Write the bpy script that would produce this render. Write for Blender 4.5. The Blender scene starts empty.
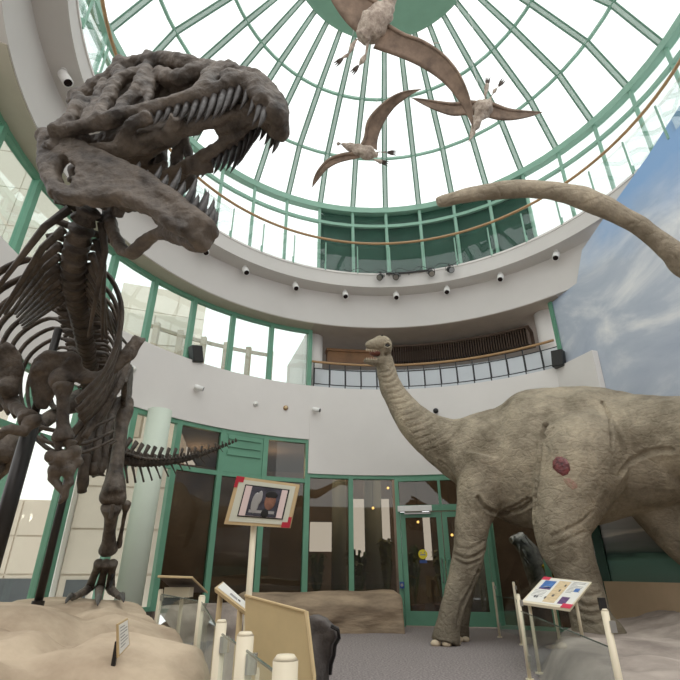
import bpy, bmesh, math, random
from mathutils import Vector, Matrix, noise
from mathutils.bvhtree import BVHTree
random.seed(7)
SC = bpy.context.scene
COL = SC.collection
PI = math.pi
# ------------------------------------------------------------------ camera model
F = 481.0; TH = math.radians(25.75); CH = 1.06
AX, AY = 1.08, 5.98                       # axis of the round atrium
ct, st = math.cos(TH), math.sin(TH)
def ray(px, py):
    u = (px-340)/F; v = (340-py)/F
    return Vector((u, ct-v*st, st+v*ct))
ORG = Vector((0, 0, CH))
def P(px, py, d): return ORG + ray(px, py)*d
def PZ(px, py, z): r = ray(px, py); return ORG + r*((z-CH)/r.z)
def PY(px, py, Y): r = ray(px, py); return ORG + r*(Y/r.y)
def PR(px, py, rad):
    a = ray(px, py); A = a.x**2+a.y**2; B = -2*(a.x*AX+a.y*AY); C = AX*AX+AY*AY-rad*rad
    return ORG + a*((-B+math.sqrt(B*B-4*A*C))/2/A)
def ang(p): return math.degrees(math.atan2(p.x-AX, p.y-AY))
def cyl(rad, a, z):
    t = math.radians(a); return Vector((AX+rad*math.sin(t), AY+rad*math.cos(t), z))

# ------------------------------------------------------------------ materials
def lin(c):
    return tuple(((x/255)/12.92 if x/255 <= .04045 else (((x/255)+.055)/1.055)**2.4) for x in c)
class NT:
    def __init__(s, name):
        s.m = bpy.data.materials.new(name); s.m.use_nodes = True
        s.t = s.m.node_tree; s.t.nodes.clear()
        s.out = s.t.nodes.new('ShaderNodeOutputMaterial')
    def n(s, typ, **kw):
        o = s.t.nodes.new(typ)
        for k, v in kw.items():
            if k in o.inputs: o.inputs[k].default_value = v
            else: setattr(o, k, v)
        return o
    def l(s, a, b): s.t.links.new(a, b)
def mat(name, rgb, rough=.6, var=0.0, scale=3.0, bump=0.0, bscale=None, metal=0.0, detail=5.0, dark=None, stretch=None, spec=.35, emit=None, estr=0.0):
    k = NT(name); c = lin(rgb)
    b = k.n('ShaderNodeBsdfPrincipled', Roughness=rough, Metallic=metal)
    b.inputs['Base Color'].default_value = (*c, 1)
    b.inputs['Specular IOR Level'].default_value = spec
    if emit:
        b.inputs['Emission Color'].default_value = (*lin(emit), 1); b.inputs['Emission Strength'].default_value = estr
    tc = k.n('ShaderNodeTexCoord'); vec = tc.outputs['Object']
    if stretch:
        mp = k.n('ShaderNodeMapping'); mp.inputs['Scale'].default_value = stretch; k.l(vec, mp.inputs['Vector']); vec = mp.outputs['Vector']
    if var or dark:
        nz = k.n('ShaderNodeTexNoise', Scale=scale, Detail=detail, Roughness=.62); k.l(vec, nz.inputs['Vector'])
        rp = k.n('ShaderNodeValToRGB'); e = rp.color_ramp.elements
        d = lin(dark) if dark else tuple(x*(1-var) for x in c)
        h = c if dark else tuple(min(1, x*(1+var)) for x in c)
        e[0].position = .33; e[0].color = (*d, 1); e[1].position = .67; e[1].color = (*h, 1)
        k.l(nz.outputs['Fac'], rp.inputs['Fac']); k.l(rp.outputs['Color'], b.inputs['Base Color'])
    if bump:
        n2 = k.n('ShaderNodeTexNoise', Scale=bscale or scale*3, Detail=6.0); k.l(vec, n2.inputs['Vector'])
        bp = k.n('ShaderNodeBump', Strength=min(1, bump), Distance=.03); k.l(n2.outputs['Fac'], bp.inputs['Height']); k.l(bp.outputs['Normal'], b.inputs['Normal'])
    k.l(b.outputs['BSDF'], k.out.inputs['Surface'])
    return k.m
def glass(name, tint=(240, 248, 246), refl=.06, rough=.0):
    k = NT(name)
    tr = k.n('ShaderNodeBsdfTransparent'); tr.inputs['Color'].default_value = (*lin(tint), 1)
    gl = k.n('ShaderNodeBsdfGlossy', Roughness=rough); gl.inputs['Color'].default_value = (.9, .95, .95, 1)
    lw = k.n('ShaderNodeLayerWeight', Blend=.25)
    mt = k.n('ShaderNodeMath', operation='MULTIPLY_ADD'); mt.inputs[1].default_value = .25; mt.inputs[2].default_value = refl
    k.l(lw.outputs['Fresnel'], mt.inputs[0])
    mx = k.n('ShaderNodeMixShader'); k.l(mt.outputs[0], mx.inputs['Fac']); k.l(tr.outputs[0], mx.inputs[1]); k.l(gl.outputs[0], mx.inputs[2])
    k.l(mx.outputs[0], k.out.inputs['Surface']); return k.m

M = {}
M['plaster'] = mat('white plaster', (218, 213, 208), .8, var=.03, scale=.8)
M['fascia'] = mat('fascia plaster', (200, 195, 190), .8, var=.03, scale=.8)
M['soffit'] = mat('beige soffit', (178, 170, 152), .85, var=.04)
M['corr_ceil'] = mat('brown corridor ceiling', (168, 155, 142), .85, var=.05)
M['green'] = mat('green painted metal', (94, 144, 118), .45, var=.08, scale=2)
M['dgreen'] = mat('dark green panel', (38, 70, 58), .4, var=.15, scale=1.5)
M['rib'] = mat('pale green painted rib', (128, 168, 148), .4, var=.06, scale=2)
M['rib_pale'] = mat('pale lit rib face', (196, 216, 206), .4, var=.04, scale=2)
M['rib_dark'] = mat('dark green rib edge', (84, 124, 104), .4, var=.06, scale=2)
M['capgreen'] = mat('dome cap green', (112, 150, 128), .6, var=.05)
M['wood'] = mat('varnished wood', (164, 128, 88), .4, var=.15, scale=8, stretch=(1, 1, 6))
M['carpet'] = mat('grey speckled carpet', (132, 124, 122), .95, var=.5, scale=38, bump=.4, bscale=120, spec=.1)
M['rock_tan'] = mat('tan sculpted rock', (202, 182, 156), .9, scale=1.6, dark=(156, 136, 114), bump=.55, bscale=9, spec=.15)
M['rock_grey'] = mat('grey sculpted rock', (176, 163, 152), .9, scale=1.6, dark=(128, 117, 109), bump=.6, bscale=7, spec=.15)
M['rock_ledge'] = mat('brown layered rock', (158, 138, 114), .9, scale=1.5, dark=(112, 96, 80), bump=.8, bscale=4, stretch=(1, 1, 4), spec=.15)
M['slab'] = mat('charcoal stone slab', (92, 86, 82), .85, scale=4, dark=(60, 56, 54), bump=.6, bscale=12)
M['black'] = mat('black enamel', (26, 25, 25), .5, var=.1)
M['bone'] = mat('dark fossil bone', (104, 93, 82), .6, scale=6, dark=(46, 40, 35), bump=1.0, bscale=14, spec=.3)
M['bone_d'] = mat('darker fossil bone', (82, 72, 62), .6, scale=6, dark=(40, 34, 29), bump=.75, bscale=18, spec=.3)
M['tooth'] = mat('dark fossil tooth', (66, 62, 59), .45, scale=12, dark=(40, 37, 35), bump=.2, spec=.5)
M['steel_d'] = mat('dark steel tube', (42, 39, 37), .4, var=.15, metal=.4)
M['ptero_wing'] = mat('brown wing membrane', (138, 116, 98), .75, scale=5, dark=(96, 80, 68), bump=.3)
M['ptero_body'] = mat('pale furry hide', (196, 180, 164), .9, scale=14, dark=(132, 116, 104), bump=.8, bscale=50)
M['ptero_dark'] = mat('dark foot skin', (70, 60, 54), .8, var=.2)
M['cream'] = mat('cream powder coated metal', (226, 214, 186), .45, var=.03)
M['tanboard'] = mat('tan board', (214, 190, 142), .55, var=.06, scale=4)
M['woodedge'] = mat('pale wood edge', (198, 172, 128), .6, var=.1, scale=6)
M['white'] = mat('white enamel', (232, 230, 226), .4)
M['paper'] = mat('white printed sheet', (232, 230, 222), .5, var=.02)
M['print_grey'] = mat('grey print', (150, 148, 146), .6)
M['print_tan'] = mat('tan print', (214, 190, 150), .6, var=.15, scale=18)
M['print_blue'] = mat('blue print', (70, 110, 170), .6, var=.35, scale=16)
M['print_purple'] = mat('purple print', (96, 70, 110), .6, var=.35, scale=24)
M['red'] = mat('red corner', (178, 36, 52), .5, var=.05)
M['pink'] = mat('pale pink print', (222, 200, 196), .6)
M['photo_dark'] = mat('dark photo print', (74, 72, 84), .5, scale=14, dark=(34, 34, 42))
M['photo_skin'] = mat('skin tone print', (150, 104, 84), .5, scale=10, dark=(96, 62, 52))
M['yellow'] = mat('yellow sticker', (236, 214, 40), .5)
M['blue'] = mat('blue plate', (36, 66, 130), .5)
M['chrome'] = mat('brushed metal', (170, 168, 164), .3, metal=.9)
M['lens'] = mat('dark lens', (30, 22, 22), .15)
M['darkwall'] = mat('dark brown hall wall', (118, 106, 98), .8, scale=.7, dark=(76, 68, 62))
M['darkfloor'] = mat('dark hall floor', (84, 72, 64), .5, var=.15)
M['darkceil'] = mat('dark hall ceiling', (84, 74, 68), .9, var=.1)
M['column'] = mat('grey green column', (120, 126, 118), .6, var=.05)
M['colpale'] = mat('pale green plaster column', (204, 214, 198), .6, var=.04, scale=1)
M['leaf'] = mat('green leaf', (72, 100, 52), .6, scale=8, dark=(36, 58, 28))
M['leaf_y'] = mat('olive leaf', (112, 118, 60), .6, scale=8, dark=(70, 74, 38))
M['soil'] = mat('brown planter wood', (128, 92, 62), .7, var=.2)
M['warm'] = mat('warm lamp', (255, 220, 150), .5, emit=(255, 206, 120), estr=6.0)
M['facade'] = mat('beige outdoor facade', (206, 194, 180), .85, var=.04, scale=1.2)
M['facade2'] = mat('grey outdoor trim', (150, 146, 142), .85, var=.06)
M['fac_win'] = mat('outdoor dark window', (74, 78, 82), .25, var=.1)
M['pave'] = mat('outdoor paving', (150, 144, 136), .9, var=.08, scale=2)
M['skinmouth'] = mat('mouth lining', (104, 58, 46), .5, var=.2, scale=20)
M['eye'] = mat('dark eye', (24, 18, 14), .1)
M['nail'] = mat('pale toenail', (196, 178, 150), .6, var=.15, scale=10)
M['wound'] = mat('raw wound flesh', (132, 58, 58), .35, scale=16, dark=(58, 22, 30), bump=.9, bscale=22, spec=.6)
M['graze'] = mat('grazed skin', (158, 118, 104), .6, scale=22, dark=(140, 120, 98), bump=.6, bscale=30)
def painted_sheen():  # pale diffuse colour imitates bright sky reflected in the rail glass
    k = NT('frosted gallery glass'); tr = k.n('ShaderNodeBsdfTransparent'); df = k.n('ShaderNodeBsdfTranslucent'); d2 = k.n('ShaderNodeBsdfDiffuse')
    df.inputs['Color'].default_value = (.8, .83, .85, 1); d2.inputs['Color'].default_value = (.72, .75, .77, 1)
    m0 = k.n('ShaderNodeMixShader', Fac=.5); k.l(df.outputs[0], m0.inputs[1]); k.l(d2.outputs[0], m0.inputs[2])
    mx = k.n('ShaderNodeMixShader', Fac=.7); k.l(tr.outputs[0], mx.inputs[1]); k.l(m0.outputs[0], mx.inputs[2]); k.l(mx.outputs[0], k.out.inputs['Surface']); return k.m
M['sheen_glass'] = painted_sheen()
M['glass'] = glass('clear window glass', refl=.035)
M['glass_dome'] = glass('dome glass', (246, 250, 249), .02)
M['glass_rail'] = glass('guard glass', (247, 250, 249), .025)
M['glass_dark'] = glass('tinted window glass', (188, 182, 172), .04)
M['glass_green'] = glass('pale green window glass', (246, 249, 245), .03)

def sauropod_mat():
    k = NT('sauropod skin')
    b = k.n('ShaderNodeBsdfPrincipled', Roughness=.72); b.inputs['Specular IOR Level'].default_value = .25
    tc = k.n('ShaderNodeTexCoord'); g = k.n('ShaderNodeNewGeometry')
    n1 = k.n('ShaderNodeTexNoise', Scale=1.3, Detail=8.0, Roughness=.65); k.l(tc.outputs['Object'], n1.inputs['Vector'])
    rp = k.n('ShaderNodeValToRGB'); e = rp.color_ramp.elements
    e[0].position = .32; e[0].color = (*lin((100, 89, 72)), 1); e[1].position = .68; e[1].color = (*lin((178, 163, 138)), 1)
    e2 = e.new(.5); e2.color = (*lin((146, 134, 114)), 1)
    k.l(n1.outputs['Fac'], rp.inputs['Fac'])
    # paler flank, darker lower legs: graded by height
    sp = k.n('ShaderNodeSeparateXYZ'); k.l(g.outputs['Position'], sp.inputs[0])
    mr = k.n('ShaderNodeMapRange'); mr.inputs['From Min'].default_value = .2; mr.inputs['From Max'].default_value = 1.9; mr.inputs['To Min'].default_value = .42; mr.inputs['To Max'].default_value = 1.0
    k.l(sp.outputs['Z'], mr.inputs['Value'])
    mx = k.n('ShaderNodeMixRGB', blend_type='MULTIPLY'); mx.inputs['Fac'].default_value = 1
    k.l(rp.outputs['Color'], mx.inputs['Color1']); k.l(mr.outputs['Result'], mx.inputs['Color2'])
    n3 = k.n('ShaderNodeTexNoise', Scale=11, Detail=6.0, Roughness=.7); k.l(tc.outputs['Object'], n3.inputs['Vector'])
    m3 = k.n('ShaderNodeMixRGB', blend_type='OVERLAY'); m3.inputs['Fac'].default_value = .4
    k.l(mx.outputs['Color'], m3.inputs['Color1']); k.l(n3.outputs['Fac'], m3.inputs['Color2']); k.l(m3.outputs['Color'], b.inputs['Base Color'])
    w = k.n('ShaderNodeTexWave', Scale=5.5, Distortion=6.0, Detail=3.0); w.bands_direction = 'Z'; w.inputs['Detail Scale'].default_value = 1.2
    k.l(tc.outputs['Object'], w.inputs['Vector'])
    vo = k.n('ShaderNodeTexVoronoi', Scale=16); k.l(tc.outputs['Object'], vo.inputs['Vector'])
    b1 = k.n('ShaderNodeBump', Strength=.07, Distance=.03); k.l(w.outputs['Fac'], b1.inputs['Height'])
    b2 = k.n('ShaderNodeBump', Strength=.3, Distance=.02); k.l(vo.outputs['Distance'], b2.inputs['Height']); k.l(b1.outputs['Normal'], b2.inputs['Normal'])
    v2 = k.n('ShaderNodeTexVoronoi', Scale=7, feature='DISTANCE_TO_EDGE'); mpv = k.n('ShaderNodeMapping'); mpv.inputs['Scale'].default_value = (.7, .7, 1.6)
    nd = k.n('ShaderNodeTexNoise', Scale=3.0, Detail=3.0); k.l(tc.outputs['Object'], nd.inputs['Vector'])
    mv = k.n('ShaderNodeMixRGB'); mv.inputs['Fac'].default_value = .25; k.l(tc.outputs['Object'], mv.inputs['Color1']); k.l(nd.outputs['Color'], mv.inputs['Color2'])
    k.l(mv.outputs['Color'], mpv.inputs['Vector']); k.l(mpv.outputs['Vector'], v2.inputs['Vector'])
    cr = k.n('ShaderNodeMapRange'); cr.inputs['From Max'].default_value = .12; k.l(v2.outputs['Distance'], cr.inputs['Value'])
    b4 = k.n('ShaderNodeBump', Strength=.3, Distance=.03); k.l(cr.outputs['Result'], b4.inputs['Height']); k.l(b2.outputs['Normal'], b4.inputs['Normal']); b2 = b4
    b3 = k.n('ShaderNodeBump', Strength=.6, Distance=.05); k.l(n3.outputs['Fac'], b3.inputs['Height']); k.l(b2.outputs['Normal'], b3.inputs['Normal'])
    k.l(b3.outputs['Normal'], b.inputs['Normal'])
    k.l(b.outputs['BSDF'], k.out.inputs['Surface']); return k.m
M['skin'] = sauropod_mat()
def mural_mat():
    k = NT('painted sky mural')
    b = k.n('ShaderNodeBsdfPrincipled', Roughness=.8); b.inputs['Specular IOR Level'].default_value = .15
    g = k.n('ShaderNodeNewGeometry')
    mp = k.n('ShaderNodeMapping'); mp.inputs['Scale'].default_value = (.5, .5, .8); k.l(g.outputs['Position'], mp.inputs['Vector'])
    n1 = k.n('ShaderNodeTexNoise', Scale=.9, Detail=7.0, Roughness=.6, Distortion=.6); k.l(mp.outputs['Vector'], n1.inputs['Vector'])
    rp = k.n('ShaderNodeValToRGB'); e = rp.color_ramp.elements
    e[0].position = .36; e[0].color = (*lin((160, 169, 185)), 1); e[1].position = .66; e[1].color = (*lin((226, 226, 226)), 1)
    x = e.new(.5); x.color = (*lin((176, 184, 196)), 1)
    k.l(n1.outputs['Fac'], rp.inputs['Fac'])
    sp = k.n('ShaderNodeSeparateXYZ'); k.l(g.outputs['Position'], sp.inputs[0])
    # blue band of open sky towards the top
    n2 = k.n('ShaderNodeTexNoise', Scale=.7, Detail=4.0); k.l(g.outputs['Position'], n2.inputs['Vector'])
    ma = k.n('ShaderNodeMath', operation='MULTIPLY_ADD'); ma.inputs[1].default_value = 2.2; k.l(n2.outputs['Fac'], ma.inputs[0]); k.l(sp.outputs['Z'], ma.inputs[2])
    mr = k.n('ShaderNodeMapRange'); mr.inputs['From Min'].default_value = 8.0; mr.inputs['From Max'].default_value = 9.3
    k.l(ma.outputs[0], mr.inputs['Value'])
    mx = k.n('ShaderNodeMixRGB'); mx.inputs['Color2'].default_value = (*lin((132, 166, 208)), 1)
    k.l(mr.outputs['Result'], mx.inputs['Fac']); k.l(rp.outputs['Color'], mx.inputs['Color1'])
    # sea and green shore at the bottom
    n4 = k.n('ShaderNodeTexNoise', Scale=1.2, Detail=5.0); mp4 = k.n('ShaderNodeMapping'); mp4.inputs['Scale'].default_value = (.5, .5, 5.0)
    k.l(g.outputs['Position'], mp4.inputs['Vector']); k.l(mp4.outputs['Vector'], n4.inputs['Vector'])
    m4 = k.n('ShaderNodeMath', operation='MULTIPLY_ADD'); m4.inputs[1].default_value = .35; k.l(n4.outputs['Fac'], m4.inputs[0]); k.l(sp.outputs['Z'], m4.inputs[2])
    r4 = k.n('ShaderNodeMapRange'); r4.inputs['From Min'].default_value = 1.0; r4.inputs['From Max'].default_value = 3.4; k.l(m4.outputs[0], r4.inputs['Value'])
    rs = k.n('ShaderNodeValToRGB'); q = rs.color_ramp.elements
    q[0].position = 0; q[0].color = (*lin((104, 128, 118)), 1); q[1].position = 1; q[1].color = (*lin((190, 190, 192)), 1)
    for p_, c_ in ((.17, (104, 142, 130)), (.215, (64, 84, 78)), (.26, (110, 118, 114)), (.36, (150, 150, 150)), (.38, (214, 208, 200)), (.42, (160, 160, 160)), (.56, (206, 200, 196)), (.7, (180, 176, 174))):
        z_ = q.new(p_); z_.color = (*lin(c_), 1)
    k.l(r4.outputs['Result'], rs.inputs['Fac'])
    m5 = k.n('ShaderNodeMapRange'); m5.inputs['From Min'].default_value = 3.1; m5.inputs['From Max'].default_value = 3.8; k.l(sp.outputs['Z'], m5.inputs['Value'])
    mf = k.n('ShaderNodeMixRGB'); k.l(m5.outputs['Result'], mf.inputs['Fac']); k.l(rs.outputs['Color'], mf.inputs['Color1']); k.l(mx.outputs['Color'], mf.inputs['Color2'])
    k.l(mf.outputs['Color'], b.inputs['Base Color']); k.l(b.outputs['BSDF'], k.out.inputs['Surface']); return k.m
M['mural'] = mural_mat()

# ------------------------------------------------------------------ mesh helpers
def frame_for(t, ref):
    t = t.normalized(); a = ref - t*ref.dot(t)
    if a.length < 1e-4: a = Vector((1, 0, 0)) - t*t.x
    if a.length < 1e-4: a = Vector((0, 1, 0)) - t*t.y
    a.normalize(); return a, t.cross(a)
class MB:
    def __init__(s): s.v = []; s.f = []; s.mi = []; s.cur = 0
    def add(s, vs, fs):
        o = len(s.v); s.v += [Vector(x) for x in vs]
        for f in fs: s.f.append([i+o for i in f]); s.mi.append(s.cur)
        return s
    def hexa(s, c):   # 8 corners: bottom 4 (ccw), top 4
        return s.add(c, [(3, 2, 1, 0), (4, 5, 6, 7), (0, 1, 5, 4), (1, 2, 6, 5), (2, 3, 7, 6), (3, 0, 4, 7)])
    def box(s, c, size, ax=None):
        c = Vector(c); x, y, z = ax or (Vector((1, 0, 0)), Vector((0, 1, 0)), Vector((0, 0, 1)))
        a, b, d = (size[0]/2, size[1]/2, size[2]/2)
        return s.hexa([c+x*i*a+y*j*b+z*k*d for k in (-1, 1) for i, j in ((-1, -1), (1, -1), (1, 1), (-1, 1))])
    def tube(s, pts, rad, n=8, ref=Vector((0, 0, 1)), cap=True):
        """sweep; rad: number or list of number or (a,b): a along ref, b across"""
        pts = [Vector(p) for p in pts]; L = len(pts)
        if not isinstance(rad, (list, tuple)): rad = [rad]*L
        vs = []
        for i, p in enumerate(pts):
            t = pts[min(i+1, L-1)] - pts[max(i-1, 0)]
            a, b = frame_for(t, ref)
            r = rad[i]; ra, rb = r if isinstance(r, (tuple, list)) else (r, r)
            for k in range(n):
                q = 2*PI*k/n; vs.append(p + a*ra*math.cos(q) + b*rb*math.sin(q))
        fs = []
        for i in range(L-1):
            for k in range(n):
                j = (k+1) % n; fs.append((i*n+k, i*n+j, (i+1)*n+j, (i+1)*n+k))
        if cap:
            fs.append(tuple(range(n-1, -1, -1))); fs.append(tuple((L-1)*n+k for k in range(n)))
        return s.add(vs, fs)
    def bone(s, a, b, r, r1=None, r2=None, n=8, bend=None):
        """shaft with swollen ends"""
        a = Vector(a); b = Vector(b); r1 = r1 or r*1.7; r2 = r2 or r*1.7; m = (a+b)/2 + (bend or Vector((0, 0, 0)))
        def q(t): return a*(1-t)**2 + m*2*t*(1-t) + b*t*t
        ts = (0, .04, .12, .25, .5, .75, .88, .96, 1); rs = (r1*.6, r1, r1*.92, r*1.1, r, r*1.1, r2*.92, r2, r2*.6)
        return s.tube([q(t) for t in ts], list(rs), n)
    def ball(s, c, r, n=10, m=6, ax=None):
        c = Vector(c); rx, ry, rz = r if isinstance(r, (tuple, list)) else (r, r, r)
        x, y, z = ax or (Vector((1, 0, 0)), Vector((0, 1, 0)), Vector((0, 0, 1)))
        vs = [c - z*rz]; fs = []
        for i in range(1, m):
            t = PI*i/m
            for k in range(n):
                q = 2*PI*k/n; vs.append(c + x*rx*math.sin(t)*math.cos(q) + y*ry*math.sin(t)*math.sin(q) - z*rz*math.cos(t))
        vs.append(c + z*rz)
        for k in range(n): fs.append((0, 1+(k+1) % n, 1+k))
        for i in range(m-2):
            for k in range(n):
                j = (k+1) % n; fs.append((1+i*n+k, 1+i*n+j, 1+(i+1)*n+j, 1+(i+1)*n+k))
        e = len(vs)-1
        for k in range(n): fs.append((e, e-n+k, e-n+(k+1) % n))
        return s.add(vs, fs)
    def cone(s, a, b, r0, r1, n=10): return s.tube([a, b], [r0, r1], n)
    def arc(s, prof, a0, a1, step=2.5):
        """closed (r,z) profile swept about the atrium axis"""
        N = max(1, int(round(abs(a1-a0)/step))); k = len(prof); vs = []; fs = []
        for i in range(N+1):
            a = a0+(a1-a0)*i/N
            for r, z in prof: vs.append(cyl(r, a, z))
        for i in range(N):
            for j in range(k):
                q = (j+1) % k; fs.append((i*k+j, i*k+q, (i+1)*k+q, (i+1)*k+j))
        fs.append(tuple(range(k-1, -1, -1))); fs.append(tuple(N*k+j for j in range(k)))
        return s.add(vs, fs)
    def arcbox(s, r0, r1, z0, z1, a0, a1, step=2.5): return s.arc([(r0, z0), (r1, z0), (r1, z1), (r0, z1)], a0, a1, step)
    def prism(s, poly, off):
        """polygon (list of points) extruded by the vector off"""
        poly = [Vector(p) for p in poly]; n = len(poly); off = Vector(off)
        vs = poly + [p+off for p in poly]
        fs = [tuple(range(n-1, -1, -1)), tuple(range(n, 2*n))] + [(i, (i+1) % n, n+(i+1) % n, n+i) for i in range(n)]
        return s.add(vs, fs)
    def build(s, name, m, parent=None, smooth=False):
        me = bpy.data.meshes.new(name)
        off = Vector((0, 0, 0)); q = parent
        while q: off += q.location; q = q.parent
        bm = bmesh.new(); vv = [bm.verts.new(v-off) for v in s.v]
        for f, mi in zip(s.f, s.mi):
            try: x = bm.faces.new([vv[i] for i in f]); x.material_index = mi
            except ValueError: pass
        bmesh.ops.recalc_face_normals(bm, faces=bm.faces)
        if any(len(f.verts) > 4 for f in bm.faces):
            bmesh.ops.triangulate(bm, faces=[f for f in bm.faces if len(f.verts) > 4])
        for f in bm.faces: f.smooth = True
        bm.to_mesh(me); bm.free()
        if not smooth: me.set_sharp_from_angle(angle=math.radians(32))
        for x in (m if isinstance(m, (list, tuple)) else [m]): me.materials.append(x)
        o = bpy.data.objects.new(name, me); COL.objects.link(o)
        if parent: o.parent = parent
        return o
def organic(o, vox, smooth=4, amp=0.0, nscale=6.0, amp2=0.0, nscale2=20.0):
    """fuse overlapping pieces of one mesh into a single continuous skin"""
    r = o.modifiers.new('r', 'REMESH'); r.mode = 'VOXEL'; r.voxel_size = vox
    if smooth: q = o.modifiers.new('s', 'SMOOTH'); q.iterations = smooth; q.factor = .5
    dg = bpy.context.evaluated_depsgraph_get(); dg.update()
    me = bpy.data.meshes.new_from_object(o.evaluated_get(dg)); mats = [x for x in o.data.materials]
    o.modifiers.clear(); old = o.data; nm = old.name; o.data = me; bpy.data.meshes.remove(old); me.name = nm
    if not me.materials:
        for x in mats: me.materials.append(x)
    if amp or amp2:
        nor = [v.normal.copy() for v in me.vertices]
        for v, n in zip(me.vertices, nor):
            d = 0
            if amp: d += amp*noise.noise(v.co*nscale)
            if amp2: d += amp2*noise.noise(v.co*nscale2)
            v.co += n*d
    for p in me.polygons: p.use_smooth = True
    me.update(); return o
def thing(name, label, cat, loc=(0, 0, 0), group=None):
    o = bpy.data.objects.new(name, None); COL.objects.link(o); o.location = loc; o.empty_display_size = .1
    o['label'] = label; o['category'] = cat
    if group: o['group'] = group
    return o
def tag(o, label, cat, group=None, kind=None):
    o['label'] = label; o['category'] = cat
    if group: o['group'] = group
    if kind: o['kind'] = kind
    return o
def struct(o, label=None):
    o['kind'] = 'structure'
    if label: o['label'] = label
    return o
def sgroup(name, loc=(0, 0, 0)):
    o = bpy.data.objects.new(name, None); COL.objects.link(o); o.location = loc; o['kind'] = 'structure'; return o
def spline(pts, k=6):
    """Catmull-Rom through tuples of any length"""
    out = []; n = len(pts)
    for i in range(n-1):
        p0, p1, p2, p3 = pts[max(i-1, 0)], pts[i], pts[i+1], pts[min(i+2, n-1)]
        for j in range(k):
            t = j/k
            out.append(tuple(.5*((2*b)+(-a+c)*t+(2*a-5*b+4*c-d)*t*t+(-a+3*b-3*c+d)*t**3) for a, b, c, d in zip(p0, p1, p2, p3)))
    out.append(tuple(pts[-1])); return out
# ================================================================== the room
STEP = 10.1; A0 = -18.0                  # window module in degrees; mullion angles A0 + k*STEP
def MA(k): return A0+k*STEP
fl = MB(); fl.arc([(0.001, -.05), (6.3, -.05), (6.3, 0), (0.001, 0)], -180, 180, 5)
struct(fl.build('floor', M['carpet']))
# balcony band (white parapet wall), taller to the right of the -18 degree mullion
b = MB(); b.arc([(5.95, 3.98), (6.22, 3.98), (6.22, 5.36), (5.92, 5.36)], -112, A0, 2)
struct(b.build('wall_balcony_left', M['plaster'], smooth=False))
b = MB(); b.arc([(5.95, 3.17), (6.25, 3.17), (6.25, 5.36), (5.92, 5.36)], A0, 46.5, 2)
struct(b.build('wall_balcony_right', M['plaster']))
# ring beam over the second floor: lower fascia, recessed soffit, upper fascia, curb
b = MB(); b.arc([(5.68, 7.06), (6.3, 7.06), (6.3, 8.45), (5.22, 8.45), (5.22, 8.06), (5.68, 8.06)], -128, 62, 2)
struct(b.build('ceiling_ring_beam', M['fascia']))
b = MB(); b.arc([(5.20, 8.449), (6.05, 8.449), (6.05, 8.50), (5.20, 8.50)], -128, 75, 2)
struct(b.build('trim_ring_curb', M['plaster']))
b = MB(); b.arc([(5.22, 8.06), (5.5, 8.06), (5.5, 8.448), (5.22, 8.448)], 61.9, 75, 2)
struct(b.build('trim_ring_end', M['fascia']))
b = MB(); b.arc([(5.70, 7.045), (6.28, 7.045), (6.28, 7.06), (5.70, 7.06)], -112, A0, 2)
struct(b.build('ceiling_window_soffit', M['soffit']))
# balcony corridor (open gallery) on the right
b = MB(); b.arc([(6.25, 5.12), (8.7, 5.12), (8.7, 5.2), (6.25, 5.2)], A0, 44, 2)
struct(b.build('floor_gallery', M['darkfloor']))
b = MB(); b.arc([(5.70, 7.046), (8.9, 7.046), (8.9, 7.12), (5.70, 7.12)], A0-.1, 46, 2)
struct(b.build('ceiling_gallery', M['corr_ceil']))
b = MB(); b.arc([(8.72, 5.2), (8.8, 5.2), (8.8, 7.04), (8.72, 7.04)], A0, 44, 2)
gw = mat('pale gallery wall', (196, 200, 202), .5, var=.06, scale=1.5)
struct(b.build('window_gallery', glass('grey gallery glazing', (212, 215, 217), .03)))
b = MB()
t0 = cyl(6.25, A0, 0); t1 = cyl(8.8, A0, 0)
b.prism([Vector((t0.x, t0.y, 5.2)), Vector((t1.x, t1.y, 5.2)), Vector((t1.x, t1.y, 7.04)), Vector((t0.x, t0.y, 7.04))], Vector((-.06, -.02, 0)))
struct(b.build('wall_gallery_end', M['plaster']))
# slatted screen hanging along the gallery
sl = MB()
for i in range(60):
    a = 1+i*35/60
    sl.arcbox(6.62, 6.95, 6.46, 6.9, a, a+.2, 1)
sl.arcbox(6.6, 6.98, 6.9, 6.96, 1, 36.3); sl.arcbox(6.96, 7.0, 6.44, 6.92, 1, 36.3)
o = tag(sl.build('slatted_screen', mat('dark brown slats', (84, 68, 56), .7, var=.1)), 'dark brown slatted screen hung under the gallery ceiling behind the balcony rail', 'screen')
b = MB(); b.arcbox(6.62, 6.85, 6.4, 6.72, -12.5, -1); b.arcbox(6.58, 6.88, 6.72, 6.8, -12.8, -.5)
tag(b.build('wood_counter_front', mat('amber wood fascia', (120, 84, 52), .5, var=.2)), 'amber brown wooden bulkhead on the gallery wall behind the long-necked dinosaur head', 'bulkhead')
# round white columns at both ends of the gallery
for i, (a, r) in enumerate(((-16.3, 6.55), (40.6, 6.45))):
    c = cyl(r, a, 0); b = MB(); b.tube([(c.x, c.y, 5.2), (c.x, c.y, 7.05)], .27, 24)
    struct(b.build('column_gallery', M['plaster'], smooth=True))
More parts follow.
